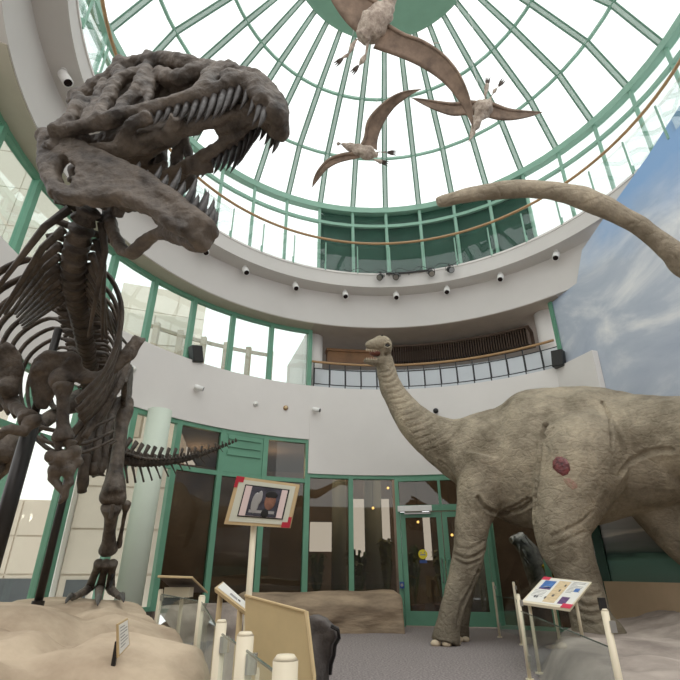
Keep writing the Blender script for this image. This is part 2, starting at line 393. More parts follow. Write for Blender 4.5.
# ---------------------------------------------------------------- windows
def window(n, a0, a1, r, z0, z1, gl, transom=None, mw=.055, sill=True, name=None):
    g = sgroup('window_%d' % n, cyl(r, (a0+a1)/2, z0))
    w = math.degrees(mw/r)
    f = MB(); f.arcbox(r-.07, r+.06, z0, z1, a0-w, a0+w, 3); f.build('mullion', M['green'], g)
    f = MB(); f.arcbox(r-.06, r+.05, z1-.09, z1, a0+w, a1-w, 5); f.build('head_rail', M['green'], g)
    if sill: f = MB(); f.arcbox(r-.06, r+.05, z0, z0+.07, a0+w, a1-w, 5); f.build('sill_rail', M['green'], g)
    if transom: f = MB(); f.arcbox(r-.06, r+.05, transom-.045, transom+.045, a0+w, a1-w, 5); f.build('transom', M['green'], g)
    f = MB(); f.arcbox(r-.004, r+.004, z0+.01, z1-.01, a0+w*.9, a1-w*.9, 2); f.build('pane', gl, g)
    return g
wn = 1
for k in range(-9, 0):                     # second floor, left
    window(wn, MA(k), MA(k+1), 6.16, 5.36, 7.045, M['glass']); wn += 1
f = MB(); f.arcbox(6.09, 6.22, 5.36, 7.045, A0-.5, A0+.5); struct(f.build('trim_window_end', M['green']))
for k in range(-8, 0):                     # ground floor, left
    g = window(wn, MA(k), MA(k+1), 6.05, 0.42 if k >= -5 else 0.0, 3.98, M['glass_green'] if k < -3 else M['glass_dark'], transom=3.0, mw=.13 if k == -5 else .06); wn += 1
    if k == -2:                            # louvred green vent panel in the upper light
        f = MB(); f.arcbox(6.0, 6.03, 3.05, 3.9, MA(k)+.6, MA(k+1)-.6)
        for z in (3.42, 3.6, 3.78): f.arcbox(5.97, 6.0, z, z+.1, MA(k)+1.2, MA(k+1)-1.2)
        f.build('louvre_panel', M['green'], g)
for k in (0, 1):                           # right of the corner
    window(wn, MA(k), MA(k+1), 6.05, 0.55, 3.17, M['glass_dark']); wn += 1
for k in (4, 5):
    window(wn, MA(k), MA(k+1), 6.05, 0.0, 3.17, M['glass_dark']); wn += 1
f = MB(); f.arcbox(5.93, 6.12, 0, 3.17, 41.9, 43.6); struct(f.build('trim_mural_post', M['dgreen']))
f = MB(); f.arcbox(5.98, 6.12, .42, 3.98, A0-.6, A0+.6); struct(f.build('trim_corner_post', M['green']))
f = MB(); f.arcbox(5.98, 6.1, 3.09, 3.18, A0, 43); struct(f.build('trim_band_underside', M['green']))
# ---------------------------------------------------------------- entrance doors (flat between mullions 2 and 4)
dA = cyl(6.0, MA(2)+.1, 0); dB = cyl(6.0, MA(4)-.1, 0); dx = (dB-dA).normalized(); dW = (dB-dA).length; dn = Vector((dx.y, -dx.x, 0)); UP = Vector((0, 0, 1))
def dbox(x0, x1, y0, y1, z0, z1, mb=None):
    mb = mb or MB(); c = dA+dx*(x0+x1)/2+dn*(y0+y1)/2+UP*(z0+z1)/2
    return mb.box(c, (x1-x0, abs(y1-y0), z1-z0), (dx, dn, UP))
fr = sgroup('trim_entrance', dA)
dbox(0, .09, -.07, .07, 0, 3.1).build('jamb', M['green'], fr)
dbox(dW-.09, dW, -.07, .07, 0, 3.1).build('jamb', M['green'], fr)
dbox(.09, dW-.09, -.06, .06, 2.34, 2.47).build('head_rail', M['green'], fr)
dbox(.09, dW-.09, -.06, .06, 3.02, 3.1).build('head_rail', M['green'], fr)
dbox(dW*.5-.03, dW*.5+.03, -.06, .06, 2.47, 3.02).build('mullion', M['green'], fr)
dbox(.09, dW-.09, -.004, .004, 2.47, 3.02).build('pane', M['glass_dark'], fr)
half = dW/2
for i, (x0, x1) in enumerate(((.1, half-.01), (half+.01, dW-.1))):
    d = sgroup('door_%d' % (i+1), dA+dx*(x0+x1)/2)
    f = MB(); dbox(x0, x0+.11, -.03, .03, .03, 2.32, f); dbox(x1-.11, x1, -.03, .03, .03, 2.32, f); dbox(x0+.11, x1-.11, -.03, .03, 2.2, 2.32, f); dbox(x0+.11, x1-.11, -.03, .03, .03, .3, f)
    f.build('leaf_frame', M['green'], d)
    dbox(x0+.11, x1-.11, -.004, .004, .3, 2.2).build('pane', M['glass_dark'], d)
    hx = x1-.06 if i == 0 else x0+.06
    h = MB(); c = dA+dx*hx
    h.tube([c+dn*.03+UP*.85, c+dn*.1+UP*.87, c+dn*.1+UP*1.3, c+dn*.03+UP*1.32], .016, 8); h.build('pull_handle', M['green'] if i else M['chrome'], d)
cl = thing('door_closer', 'long white operator box on the green head rail over the glass door', 'door operator', dA+dx*.5+dn*.1+UP*2.3)
dbox(.06, .84, .07, .17, 2.33, 2.45).build('housing', M['white'], cl); dbox(.2, .8, .07, .1, 2.27, 2.30).build('arm', M['chrome'], cl)
st_ = MB(); c = dA+dx*.56+dn*.008+UP*1.42; st_.tube([c, c+dn*.004], .1, 20); s_ = tag(st_.build('door_sticker', M['yellow']), 'round yellow sticker with a blue strip on the glass door', 'sticker')
q = MB(); q.box(c+dn*.007+UP*(-.01), (.12, .004, .03), (dx, dn, UP)); q.box(c+dn*.007+UP*.035+dx*.04, (.025, .004, .03), (dx, dn, UP)); q.box(c+dn*.007+UP*.035-dx*.04, (.025, .004, .03), (dx, dn, UP)); q.build('symbol', M['print_grey'], s_)
q = MB(); q.box(c+dn*.004-UP*.15, (.16, .005, .06), (dx, dn, UP)); q.build('strip', M['blue'], s_)
p_ = PR(402, 585, 5.88); q = MB(); q.box(p_, (.1, .03, .13), (dx, dn, UP)); sw = tag(q.build('push_plate', M['blue']), 'small blue push plate on the green jamb beside the glass door', 'switch')
q = MB(); q.tube([p_+dn*.015, p_+dn*.025], .03, 12); q.build('button', M['chrome'], sw)
# ---------------------------------------------------------------- mural wall
mA = Vector((5.20, 10.34, 0)); mB = Vector((7.6, 1.7, 0)); md = (mB-mA).normalized(); mn = Vector((-md.y, md.x, 0))
if mn.x < 0: mn = -mn
L = (mB-mA).length
def onmural(px, py):
    a = ray(px, py); k_ = (mA-ORG).dot(mn)/a.dot(mn); p = ORG+a*k_; return ((p-mA).dot(md), p.z)
top = [(0, 7.06), (.95, 7.06), onmural(582, 250), onmural(612, 206), onmural(647, 157), onmural(680, 105), (L, 9.9)]
poly = [mA+UP*.62, mB+UP*.62] + [mA+md*t+UP*z for t, z in reversed(top)]
b = MB(); b.prism(poly, mn*.12); struct(b.build('wall_mural', M['mural']))
b = MB(); b.prism([mA-mn*.02+UP*0, mB-mn*.02, mB-mn*.02+UP*.9, mA-mn*.02+UP*.9], -mn*.14); struct(b.build('wall_mural_base', mat('tan base wall', (196, 170, 138), .85, var=.05)))
b = MB(); b.prism([mA-md*.3-mn*.01+UP*3.17, mA+md*1.0-mn*.01+UP*3.17, mA+md*1.06-mn*.01+UP*5.30, mA-md*.3-mn*.01+UP*5.36], -mn*.14); struct(b.build('wall_balcony_end', M['plaster']))
b = MB(); b.arc([(7.6, 0), (7.8, 0), (7.8, 4.0), (7.6, 4.0)], -250, -118, 4); struct(b.build('wall_back', mat('warm grey back wall', (150, 140, 130), .85)))
b = MB(); b.prism([mA+md*.0-mn*.02+UP*5.36, mA+md*.1-mn*.02+UP*5.36, mA+md*.1-mn*.02+UP*7.05, mA-mn*.02+UP*7.05], mn*-.05); struct(b.build('trim_mural_edge', M['green']))
# ---------------------------------------------------------------- dome
RIBA = [3.5+10*k for k in range(-18, 18)]
PROF = [(6.05, 11.37), (5.18, 12.75), (3.76, 13.65), (2.5, 14.3), (2.2, 14.4)]
dome = sgroup('ceiling_dome', (AX, AY, 11.4))
VIS = [a for a in RIBA if -142 < a < 142]
for a in VIS:
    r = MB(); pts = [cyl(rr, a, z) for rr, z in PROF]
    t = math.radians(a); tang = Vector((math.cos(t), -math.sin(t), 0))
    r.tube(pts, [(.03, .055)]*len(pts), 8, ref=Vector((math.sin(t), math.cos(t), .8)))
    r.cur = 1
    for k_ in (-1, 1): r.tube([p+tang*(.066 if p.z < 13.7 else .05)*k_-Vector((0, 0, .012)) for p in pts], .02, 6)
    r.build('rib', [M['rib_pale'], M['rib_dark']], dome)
    g = MB(); g.tube([p+Vector((-math.sin(t)*.09, -math.cos(t)*.09, -.1)) for p in pts], [(.008, .085)]*len(pts), 4, ref=Vector((math.sin(t), math.cos(t), .8)))
    p0 = MB(); c0 = cyl(6.0, a, 8.5); c1 = cyl(6.03, a, 11.37); p0.tube([c0, c1], [(.05, .05)]*2, 8); p0.build('post', M['rib'], dome)
for (r, z, th) in ((6.04, 11.37, .10), (5.18, 12.76, .035), (3.76, 13.66, .035)):
    q = MB(); q.arc([(r-th, z-th), (r+th, z-th), (r+th, z+th), (r-th, z+th)], -180, 180, 5); q.build('ring', M['rib'], dome)
q = MB(); q.arc([(5.98, 10.72), (6.06, 10.72), (6.06, 10.82), (5.98, 10.82)], -142, 142, 5); q.build('ring', M['rib'], dome)
q = MB(); q.arc([(0.001, 14.3), (2.2, 14.3), (2.36, 14.22), (2.38, 14.42), (0.001, 14.55)], -180, 180, 5); q.build('cap', M['capgreen'], dome)
g = MB(); N = 72
for i in range(N):
    for j in range(len(PROF)-2):
        a = -180+360*i/N; c_ = -180+360*(i+1)/N
        o_ = .09
        g.add([cyl(PROF[j][0]+o_, a, PROF[j][1]), cyl(PROF[j][0]+o_, c_, PROF[j][1]), cyl(PROF[j+1][0]+o_, c_, PROF[j+1][1]+.05), cyl(PROF[j+1][0]+o_, a, PROF[j+1][1]+.05)], [(0, 1, 2, 3)])
g.build('glazing', M['glass_dome'], dome)
g = MB(); g.arcbox(6.07, 6.08, 8.5, 11.3, -142, 142, 5); g.build('clerestory_glazing', M['glass_dome'], dome)
for a0_, a1_ in zip(RIBA, RIBA[1:]):
    if -18 < a0_ < 40:
        q = MB(); q.arcbox(6.14, 6.2, 8.5, 11.28, a0_+.1, a1_-.1, 3); q.build('dark_panel', M['dgreen'], dome)
# guardrail round the dome opening
gr = thing('dome_guardrail', 'glass guardrail with a curved wooden handrail around the dome opening', 'railing', cyl(5.15, 0, 8.5))
for k in range(-13, 9):
    q = MB(); q.arcbox(5.22, 5.232, 8.52, 9.36, 3.5+10*k+.2, 13.5+10*k-.2, 2.5); q.build('glass_panel', M['glass_rail'], gr)
    c = cyl(5.226, 3.5+10*k, 8.5); q = MB(); q.box(c+UP*.09, (.05, .05, .18)); q.box(cyl(5.19, 3.5+10*k, 8.92), (.03, .03, .9)); q.build('clamp_post', M['rib'], gr)
q = MB(); q.tube([cyl(5.13, a, 9.45) for a in range(-128, 106, 3)], .035, 8); q.build('handrail', M['wood'], gr, smooth=True)
# gallery balustrade on the balcony band
br = thing('balcony_railing', 'black framed glass balustrade with wooden handrail along the upper gallery', 'railing', cyl(6.0, 12, 5.36))
a = A0+1.0; i = 0
while a < 43:
    q = MB(); q.arcbox(6.03, 6.07, 5.36, 6.06, a-.12, a+.12, 1); q.build('post', M['black'], br)
    if a+4 < 44:
        q = MB(); q.arcbox(6.045, 6.06, 5.47, 5.495, a+.12, a+3.88, 2); q.arcbox(6.045, 6.06, 5.9, 5.925, a+.12, a+3.88, 2); q.arcbox(6.045, 6.06, 5.495, 5.9, a+.12, a+.3, 2); q.build('rail_frame', M['black'], br)
        q = MB(); q.arcbox(6.049, 6.055, 5.365, 5.9, a+.2, a+3.8, 2); q.build('glass_panel', M['sheen_glass'], br)
    a += 4.0; i += 1
q = MB(); q.tube([cyl(6.03, A0+.4+j, 6.09) for j in range(0, 61)], .035, 8); q.build('handrail', M['wood'], br, smooth=True)
# ---------------------------------------------------------------- exhibition hall behind the tinted glass
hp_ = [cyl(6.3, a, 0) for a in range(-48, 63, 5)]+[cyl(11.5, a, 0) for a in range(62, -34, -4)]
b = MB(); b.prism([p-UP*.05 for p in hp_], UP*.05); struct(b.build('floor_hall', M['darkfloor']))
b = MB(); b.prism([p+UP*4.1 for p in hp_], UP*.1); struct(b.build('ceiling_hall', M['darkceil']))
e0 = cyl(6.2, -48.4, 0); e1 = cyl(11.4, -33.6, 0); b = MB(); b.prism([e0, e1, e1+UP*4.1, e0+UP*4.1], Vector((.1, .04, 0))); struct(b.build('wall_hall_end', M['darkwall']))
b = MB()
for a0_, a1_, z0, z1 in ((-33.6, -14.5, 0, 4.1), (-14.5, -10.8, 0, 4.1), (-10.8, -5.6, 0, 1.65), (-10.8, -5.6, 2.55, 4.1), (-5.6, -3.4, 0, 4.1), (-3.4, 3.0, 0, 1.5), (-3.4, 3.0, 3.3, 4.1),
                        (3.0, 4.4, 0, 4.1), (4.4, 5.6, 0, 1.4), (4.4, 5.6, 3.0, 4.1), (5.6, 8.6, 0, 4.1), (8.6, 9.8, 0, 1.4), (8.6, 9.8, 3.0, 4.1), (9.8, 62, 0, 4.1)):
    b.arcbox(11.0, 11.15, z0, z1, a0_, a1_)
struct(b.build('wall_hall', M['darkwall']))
for (a_, r_, rr) in ((-7.6, 8.4, .2), (-.9, 8.6, .25), (17, 9.6, .35)):
    c = cyl(r_, a_, 0); b = MB(); b.tube([(c.x, c.y, 0), (c.x, c.y, 4.1)], rr, 20); struct(b.build('column_hall', M['column'], smooth=True))
c = cyl(5.75, -54.6, 0); b = MB(); b.tube([(c.x, c.y, 0), (c.x, c.y, 3.98)], .23, 24); struct(b.build('column_window', M['colpale'], smooth=True))
def plant(px, py, z0, rad, h, n, m, label, grp=None, rr=8.2):
    c = PR(px, py, rr); c.z = z0
    t = thing('potted_plant', label, 'plant', c, grp)
    q = MB(); q.tube([c, c+UP*.35], [.16, .22], 12); q.build('pot', M['soil'], t)
    q = MB()
    for i in range(n):
        a = random.uniform(0, 2*PI); l = rad*random.uniform(.5, 1); hh = h*random.uniform(.45, 1)
        d = Vector((math.cos(a), math.sin(a), 0)); s = Vector((-d.y, d.x, 0))*random.uniform(.03, .07)
        b0 = c+UP*.32; m0 = b0+d*l*.5+UP*hh*.8; e0 = b0+d*l+UP*hh*.75
        q.add([b0-s*.3, b0+s*.3, m0+s, m0-s, e0], [(0, 1, 2, 3), (3, 2, 4)])
    q.build('leaves', m, t)
plant(317, 575, 0, .42, 1.5, 60, M['leaf'], 'leafy green plant behind the tinted window pane next to the corner post')
plant(357, 565, 0, .5, 1.6, 70, M['leaf'], 'green plant behind the tinted glass beside the grey column', rr=7.0)
plant(386, 560, 0, .36, 1.9, 60, M['leaf_y'], 'olive yellow plant behind the tinted pane nearest the glass door', rr=7.1)
plant(413, 560, 0, .36, 1.7, 60, M['leaf'], 'spiky green plant seen through the glass door', rr=7.2)
plant(439, 558, 0, .36, 1.6, 60, M['leaf_y'], 'olive leafed plant seen through the door glass beside its handle', rr=7.5)
for i, (px_, py_, lab) in enumerate(((373, 508, 'warm lamp cluster glowing behind the tinted pane beside the grey column'), (388, 488, 'single warm ceiling lamp behind the upper part of the tinted pane'), (452, 535, 'warm lamp glowing in the hall behind the right door leaf'), (418, 522, 'small warm lamp seen high through the glass door'))):
    c = PR(px_, py_, 8.0); t = thing('hall_lamp', lab, 'lamp', c); q = MB(); q.ball(c, .035, 8, 5); q.build('bulb', M['warm'], t)
    q = MB(); q.tube([c+UP*.05, Vector((c.x, c.y, 4.1))], .01, 6); q.build('stem', M['black'], t)
bx = MB(); c = PR(374, 574, 7.9); c.z = 0
t = thing('wooden_bench', 'brown wooden bench behind the tinted pane left of the door', 'bench', c)
q = MB(); q.box(c+UP*.5, (1.0, .4, .07)); q.build('seat', M['soil'], t)
for s_x in (-.42, .42): q = MB(); q.box(c+UP*.23+Vector((s_x, 0, 0)), (.08, .4, .46)); q.build('leg', M['soil'], t)
# blue grey creature head sculpture behind the glass between the big legs
c = PR(530, 552, 6.9); c.z = 0
t = thing('crested_sculpture', 'blue grey feathered sculpture with yellow bands behind glass by the big hind leg', 'sculpture', c)
q = MB(); q.tube([c+UP*.0, c+UP*.7], [.28, .2], 12); q.build('plinth', M['darkwall'], t)
q = MB(); pts = [c+Vector((.1, 0, .7)), c+Vector((.06, 0, 1.1)), c+Vector((-.03, 0, 1.5)), c+Vector((-.22, 0, 1.75)), c+Vector((-.42, -.05, 1.72))]
q.tube(pts, [.2, .24, .22, .18, .07], 12)
for i in range(40):
    p = pts[1]+(pts[3]-pts[1])*random.random()+Vector((random.uniform(-.2, .2), -.15, random.uniform(-.1, .15)))
    q.cone(p, p+Vector((random.uniform(-.1, .2), -.05, -.16)), .035, .005, 5)
q.build('body', mat('blue grey plumage', (176, 188, 196), .7, scale=9, dark=(92, 104, 116)), t)
q = MB(); q.tube([c+Vector((.16, -.2, 1.2)), c+Vector((.3, -.2, .95))], .045, 8); q.tube([c+Vector((.26, -.2, 1.2)), c+Vector((.38, -.2, .98))], .04, 8); q.build('yellow_band', M['yellow'], t)
# ---------------------------------------------------------------- outdoors to the left
b = MB(); b.arc([(6.3, -.12), (26, -.12), (26, -.06), (6.3, -.06)], -130, -49, 5); struct(b.build('ground_outdoor', M['pave']))
def facade(name, p0, p1, z0, z1, label, rows, cols, wins=(), m='facade'):
    p0 = Vector((*p0, z0)); p1 = Vector((*p1, z0)); d = (p1-p0).normalized(); W = (p1-p0).length; nn = Vector((d.y, -d.x, 0)); H = z1-z0
    if (Vector((AX, AY, 0))-p0).dot(nn) < 0: nn = -nn
    t = thing(name, label, 'building', (p0+p1)/2)
    q = MB(); q.box((p0+p1)/2+UP*H/2-nn*.6, (W, 1.2, H), (d, nn, UP)); q.build('wall', M[m], t)
    for i in range(cols):
        for j in range(rows):
            q = MB(); q.box(p0+d*W*(i+.5)/cols+UP*H*(j+.5)/rows+nn*.02, (W/cols-.05, .05, H/rows-.05), (d, nn, UP)); q.build('cladding_panel', M[m], t)
    for (u, v, ww, hh) in wins:
        q = MB(); q.box(p0+d*W*u+UP*v+nn*.06, (ww, .05, hh), (d, nn, UP)); q.build('window', M['fac_win'], t)
    return t
facade('low_outdoor_building', (-11.6, 15.4), (-7.2, 16.2), -.06, 3.1, 'low beige panelled building outside the windows behind the support poles', 3, 5, [(u, .55, .9, .8) for u in (.12, .32, .52, .72, .9)])
tb_ = facade('tall_outdoor_building', (-6.9, 13.2), (-4.75, 13.6), -.06, 8.4, 'tall beige panelled building outside behind the skeleton leg', 8, 2, [(.2, .6, .5, .7)])
q_ = MB(); q_.box((-7.05, 13.1, 2.2), (.28, .3, 4.5)); q_.build('white_pier', M['white'], tb_)
facade('upper_outdoor_building', (-12.4, 23.4), (-8, 25), -.06, 16, 'tall beige building outside the curved upper windows behind the hung loudspeaker', 10, 3, [(u, 9.4, .7, .5) for u in (.2, .5, .8)], 'facade')
facade('side_outdoor_building', (-21, 16.5), (-13.4, 18), -.06, 22, 'beige building outside the upper windows at the far left behind the ribs', 10, 4, [])
# pergola beams outside the upper windows
pg = thing('outdoor_pergola', 'pale brown outdoor pergola posts and rails seen through the curved upper windows', 'pergola', cyl(9, -35, 5.2))
pgm = mat('pale brown outdoor timber', (176, 160, 142), .8, var=.08)
for k in range(6):
    a = -46+k*4.6
    q = MB(); c = cyl(9.2, a+1.5, 4.25); q.box(c+UP*1.7, (.16, .16, 3.4)); q.build('post', pgm, pg)
for r_, z_ in ((9.1, 5.6), (9.15, 6.5), (9.3, 7.5)):
    q = MB(); q.arcbox(r_-.04, r_+.04, z_, z_+.1, -46.5, -21); q.build('purlin', pgm, pg)
# palm fronds outside by the left window
c = Vector((-6.4, 7.3, 0)); t = thing('outdoor_palm', 'dark palm with drooping thin fronds outside the window at the far pole', 'palm', c)
q = MB(); q.tube([c, c+Vector((.05, 0, .9)), c+Vector((.0, 0, 1.75))], [.12, .09, .07], 8); q.build('trunk', M['soil'], t)
q = MB()
for i in range(16):
    a = 2*PI*i/16; d = Vector((math.cos(a), math.sin(a), 0)); b0 = c+UP*1.72
    pts = [b0, b0+d*.35+UP*.25, b0+d*.7+UP*.18, b0+d*1.0-UP*.08]
    q.tube(pts, .012, 4)
    for s in range(14):
        f_ = s/13; p = b0+d*(.25+.75*f_)+UP*(.25*math.sin(PI*(.3+.8*f_)))
        for sg in (-1, 1):
            e = p+Vector((-d.y, d.x, 0))*sg*.16+d*.14-UP*.08; q.add([p, p+d*.03, e], [(0, 1, 2)])
q.build('fronds', M['leaf'], t)

def lamp(name, loc, e, col=(1, .82, .6), size=.3):
    l = bpy.data.lights.new(name, 'POINT'); l.energy = e; l.color = col; l.shadow_soft_size = size
    o = bpy.data.objects.new(name, l); COL.objects.link(o); o.location = loc; return o
for i, (a, r, e) in enumerate(((-35, 8.5, 70), (-22, 8, 60), (-11, 7.6, 50), (-3, 9.8, 60), (7, 8, 70), (16, 7.6, 40), (26, 7.8, 55), (36, 8.2, 40))):
    lamp('hall_fill_light', cyl(r, a, 3.7), e)  # unseen point lamps added to brighten the dark hall
lamp('sculpture_fill_light', cyl(6.5, 26, 2.6), 60, (.95, .97, 1), .15)  # unseen lamp added to brighten the front of the sculpture
# ================================================================== tyrannosaur skeleton
rex = thing('tyrannosaur_skeleton', 'dark brown tyrannosaur skeleton with gaping jaws standing on the pale rock', 'dinosaur skeleton', (-3.1, 6.3, .75))
# skull frame: origin mid-jaw-joint, axes forward / lateral (far side) / up
sO = Vector((-1.44, 2.10, 3.06)); sF = Vector((1.24, -.35, .16)).normalized()
sL = Vector((.269, .963, 0)); sL = (sL-sF*sL.dot(sF)).normalized(); sU = sF.cross(sL).normalized()
if sU.z < 0: sU = -sU
def wid(s):       # half width of the upper jaw line along the skull
    pts = [(-.3, .30), (.0, .31), (.3, .27), (.6, .2), (.9, .155), (1.05, .115), (1.2, .06), (1.6, .03)]
    for (a, x), (b, y) in zip(pts, pts[1:]):
        if s <= b: return x+(y-x)*max(0, (s-a))/(b-a)
    return .03
def onskull(px, py, w=None, k=1.0):
    """point seen at (px,py) on the near side of the skull (lateral offset -w)"""
    a = ray(px, py); s = .5
    for _ in range(12):
        ww = w if w is not None else wid(s)*k
        d = ((sO-sL*ww-ORG).dot(sL))/a.dot(sL); p = ORG+a*d; s = (p-sO).dot(sF)
    return p
def mir(p): return p-sL*2*(p-sO).dot(sL)
def both(fn, pts, *a, **kw):
    fn(pts, *a, **kw); fn([mir(p) for p in pts], *a, **kw)
def trace(pp, w=None, k=1.0): return [onskull(x, y, w, k) for x, y in pp]
def smoothpts(P_, n=3): return [Vector(t) for t in spline([tuple(p) for p in P_], n)]
sk = MB()
maxl = trace([(50, 131), (70, 128), (88, 124), (110, 119), (132, 113), (155, 108), (176, 102), (200, 96), (213, 91), (226, 86), (238, 81), (247, 82), (255, 89), (261, 98), (264, 106)])
both(sk.tube, smoothpts(maxl), [.03]*3+[.032]*6+[.036]*9+[.042]*9+[.05]*9+[.06]*6+[.045], 10)
both(sk.tube, smoothpts(trace([(222, 82), (236, 80), (247, 85), (257, 96)], k=.9)), .055, 10)
# skull roof, nasals down to the snout
roofw = lambda x: .16 if x < 130 else .12 if x < 200 else .09 if x < 260 else .06
roof = [onskull(x, y, roofw(x)) for x, y in [(80, 98), (92, 88), (104, 82), (118, 68), (132, 64), (148, 62), (165, 60), (182, 63), (200, 68), (220, 70), (240, 73), (252, 77), (263, 85), (269, 95), (272, 106)]]
both(sk.tube, smoothpts(roof), [.045]*12+[.05]*18+[.045]*9+[.04]*4, 10)
mid = [onskull(x, y, 0.0) for x, y in [(150, 66), (165, 64), (182, 67), (200, 72), (220, 75), (240, 78), (256, 82), (268, 90), (277, 104), (281, 116)]]
sk.tube(smoothpts(mid), .055, 10)
# crests and bosses along the roof
for x, y, r in ((78, 98, .055), (72, 101, .04), (104, 81, .05), (120, 64, .05), (138, 62, .04), (150, 60, .055), (163, 58, .045), (90, 92, .04)):
    p = onskull(x, y, roofw(x)); sk.ball(p, r); sk.ball(mir(p), r)
# struts of the cheek: squamosal, postorbital, lacrimal, jugal
def strut(pp, r, ks): both(sk.tube, smoothpts([onskull(x, y, None, k) for (x, y), k in zip(pp, ks)]), r, 9)
strut([(80, 99), (78, 108), (70, 120), (55, 132)], .042, (.7, .85, .95, 1))
strut([(104, 84), (100, 95), (94, 108), (86, 122)], .036, (.6, .75, .9, 1))
strut([(120, 68), (118, 82), (108, 98), (98, 120)], .04, (.5, .75, .9, 1))
strut([(150, 64), (144, 78), (134, 94), (116, 116)], .042, (.45, .7, .9, 1))
strut([(150, 64), (150, 85), (146, 108)], .028, (.45, .7, 1))
strut([(96, 92), (112, 88), (124, 76), (146, 70)], .034, (.75, .8, .75, .6))
strut([(222, 72), (212, 80), (206, 92)], .05, (.6, .85, 1))
strut([(200, 70), (176, 78), (160, 74)], .05, (.6, .7, .55))
strut([(240, 76), (232, 82), (224, 88)], .05, (.6, .85, 1))
strut([(250, 78), (246, 84)], .05, (.6, 1))
strut([(212, 72), (206, 84), (200, 94)], .045, (.6, .85, 1))
for x0_, k_ in ((0, .5),):
    both(sk.prism, [onskull(x, y, .075) for x, y in [(112, 84), (140, 72), (200, 74), (212, 90), (170, 100), (132, 112), (104, 116), (92, 104)]], sL*.03)  # inner plate added to stop light showing through the side opening
both(sk.prism, [onskull(x, y, .11) for x, y in [(82, 100), (104, 86), (120, 72), (150, 68), (148, 108), (118, 114), (66, 126)]], sL*.03)  # second added plate blocks light so the rear openings read as dark cavities
both(sk.prism, trace([(78, 100), (92, 92), (103, 84), (100, 104), (88, 122), (66, 127)], k=.8), sL*.03)
both(sk.prism, trace([(206, 90), (206, 74), (232, 72), (250, 78), (256, 92), (240, 82), (222, 87)], k=.85), sL*.04)
both(sk.prism, trace([(53, 135), (62, 124), (90, 119), (116, 112), (120, 121), (96, 128), (70, 133)], k=.97), sL*.035)
# braincase, quadrates, palate bars
q0 = sO+sF*.10+sU*.05
sk.tube([sO-sF*.02+sU*.16, sO+sF*.25+sU*.22, sO+sF*.55+sU*.2], [.13, .13, .06], 10)
sk.ball(sO-sF*.06+sU*.1, .08)
for sg in (-1, 1):
    sk.tube([sO+sL*sg*.27-sF*.03, sO+sL*sg*.2+sF*.06+sU*.12, sO+sL*sg*.12+sF*.05+sU*.2], .05, 8)
    sk.tube([sO+sL*sg*.22+sF*.05, sO+sL*sg*.15+sF*.3-sU*.02, sO+sL*sg*.1+sF*.6+sU*.03, sO+sL*sg*.06+sF*.95+sU*.1], [(.03, .06), (.035, .07), (.03, .05), .03], 8)
    sk.tube([sO+sL*sg*.15+sF*.3, sO+sL*sg*.24+sF*.45+sU*.02, sO+sL*sg*.22+sF*.55+sU*.06], .035, 8)
    sk.tube([sO+sL*sg*.1+sF*.55, sO+sL*sg*.18+sF*.68+sU*.04], .04, 8)
    sk.prism([sO+sL*sg*.06+sF*.12+sU*.12, sO+sL*sg*.07+sF*.45+sU*.1, sO+sL*sg*.1+sF*.4-sU*.03, sO+sL*sg*.12+sF*.15-sU*.04], sL*sg*.04)
sk.tube([sO+sF*.8+sU*.12, sO+sF*1.0+sU*.13, sO+sF*1.12+sU*.1], [.05, .08, .05], 8)
tipn = onskull(264, 107); tipf = mir(tipn)
sk.tube(smoothpts([tipn, (tipn+tipf)/2+sF*.05-sU*.01, tipf]), .06, 10)
sk.tube(smoothpts([onskull(261, 99), (tipn+tipf)/2+sF*.04+sU*.05, mir(onskull(261, 99))]), .05, 10)
skull = sk.build('skull', M['bone'], rex, True); organic(skull, .0125, 3, .013, 11, .009, 30)
# teeth of the upper jaw
def tooth(base, dirv, ln, r, parent):
    c = base; t = MB(); s1 = c+dirv*ln*.5; s2 = c+dirv*ln-sF*ln*.16
    t.tube([c-dirv*.02, c+dirv*ln*.2, s1-sF*ln*.01, c+dirv*ln*.8-sF*ln*.08, s2], [r*.95, r, r*.8, r*.42, r*.06], 7)
    t.build('tooth', M['tooth'], parent, True)
for i, (x, y) in enumerate([(140, 115), (150, 112), (160, 110), (169, 108), (178, 106), (187, 104), (196, 102), (205, 100), (214, 97), (223, 93), (231, 88), (240, 84), (248, 88), (255, 95), (260, 103), (264, 110)]):
    b0 = onskull(x, y); ln = (.05, .06, .07, .08, .09, .1, .11, .13, .15, .16, .15, .15, .12, .11, .11, .1)[i]
    for p in (b0, mir(b0)): tooth(p-sU*.015, (-sU-sF*.22).normalized(), ln*random.uniform(.95, 1.35), .012+.055*ln, skull)
# lower jaw
jw = MB()
jwid = lambda x: .25 if x < 60 else max(.02, .25-(x-60)/155*.23)
def onjaw(x, y, d=0):
    if x > 150: x, y = x-(x-150)*.06, y-(x-150)*.1
    return onskull(x, y, jwid(x)+d)
outer = [(42, 131), (52, 131), (66, 137), (79, 142), (100, 152), (119, 162), (142, 173), (163, 184), (176, 197), (192, 210), (207, 220), (213, 226), (211, 233), (203, 240), (194, 243), (185, 241), (176, 237), (162, 226), (150, 216), (132, 206), (115, 199), (100, 198), (88, 202), (72, 205), (57, 202), (49, 190), (43, 172), (40, 156), (41, 142)]
def plate(mb, pp, th, f=1.0):
    pl = [onjaw(x, y) for x, y in pp]; mb.prism([p+sL*.0 for p in pl], sL*th); mb.prism([mir(p) for p in pl], -sL*th)
def plate_near(mb, pp, th): mb.prism([onjaw(x, y, .028) for x, y in pp], sL*(th+.028))
def inner(pp, c, k): return [(c[0]+(x-c[0])*k, c[1]+(y-c[1])*k) for x, y in pp]
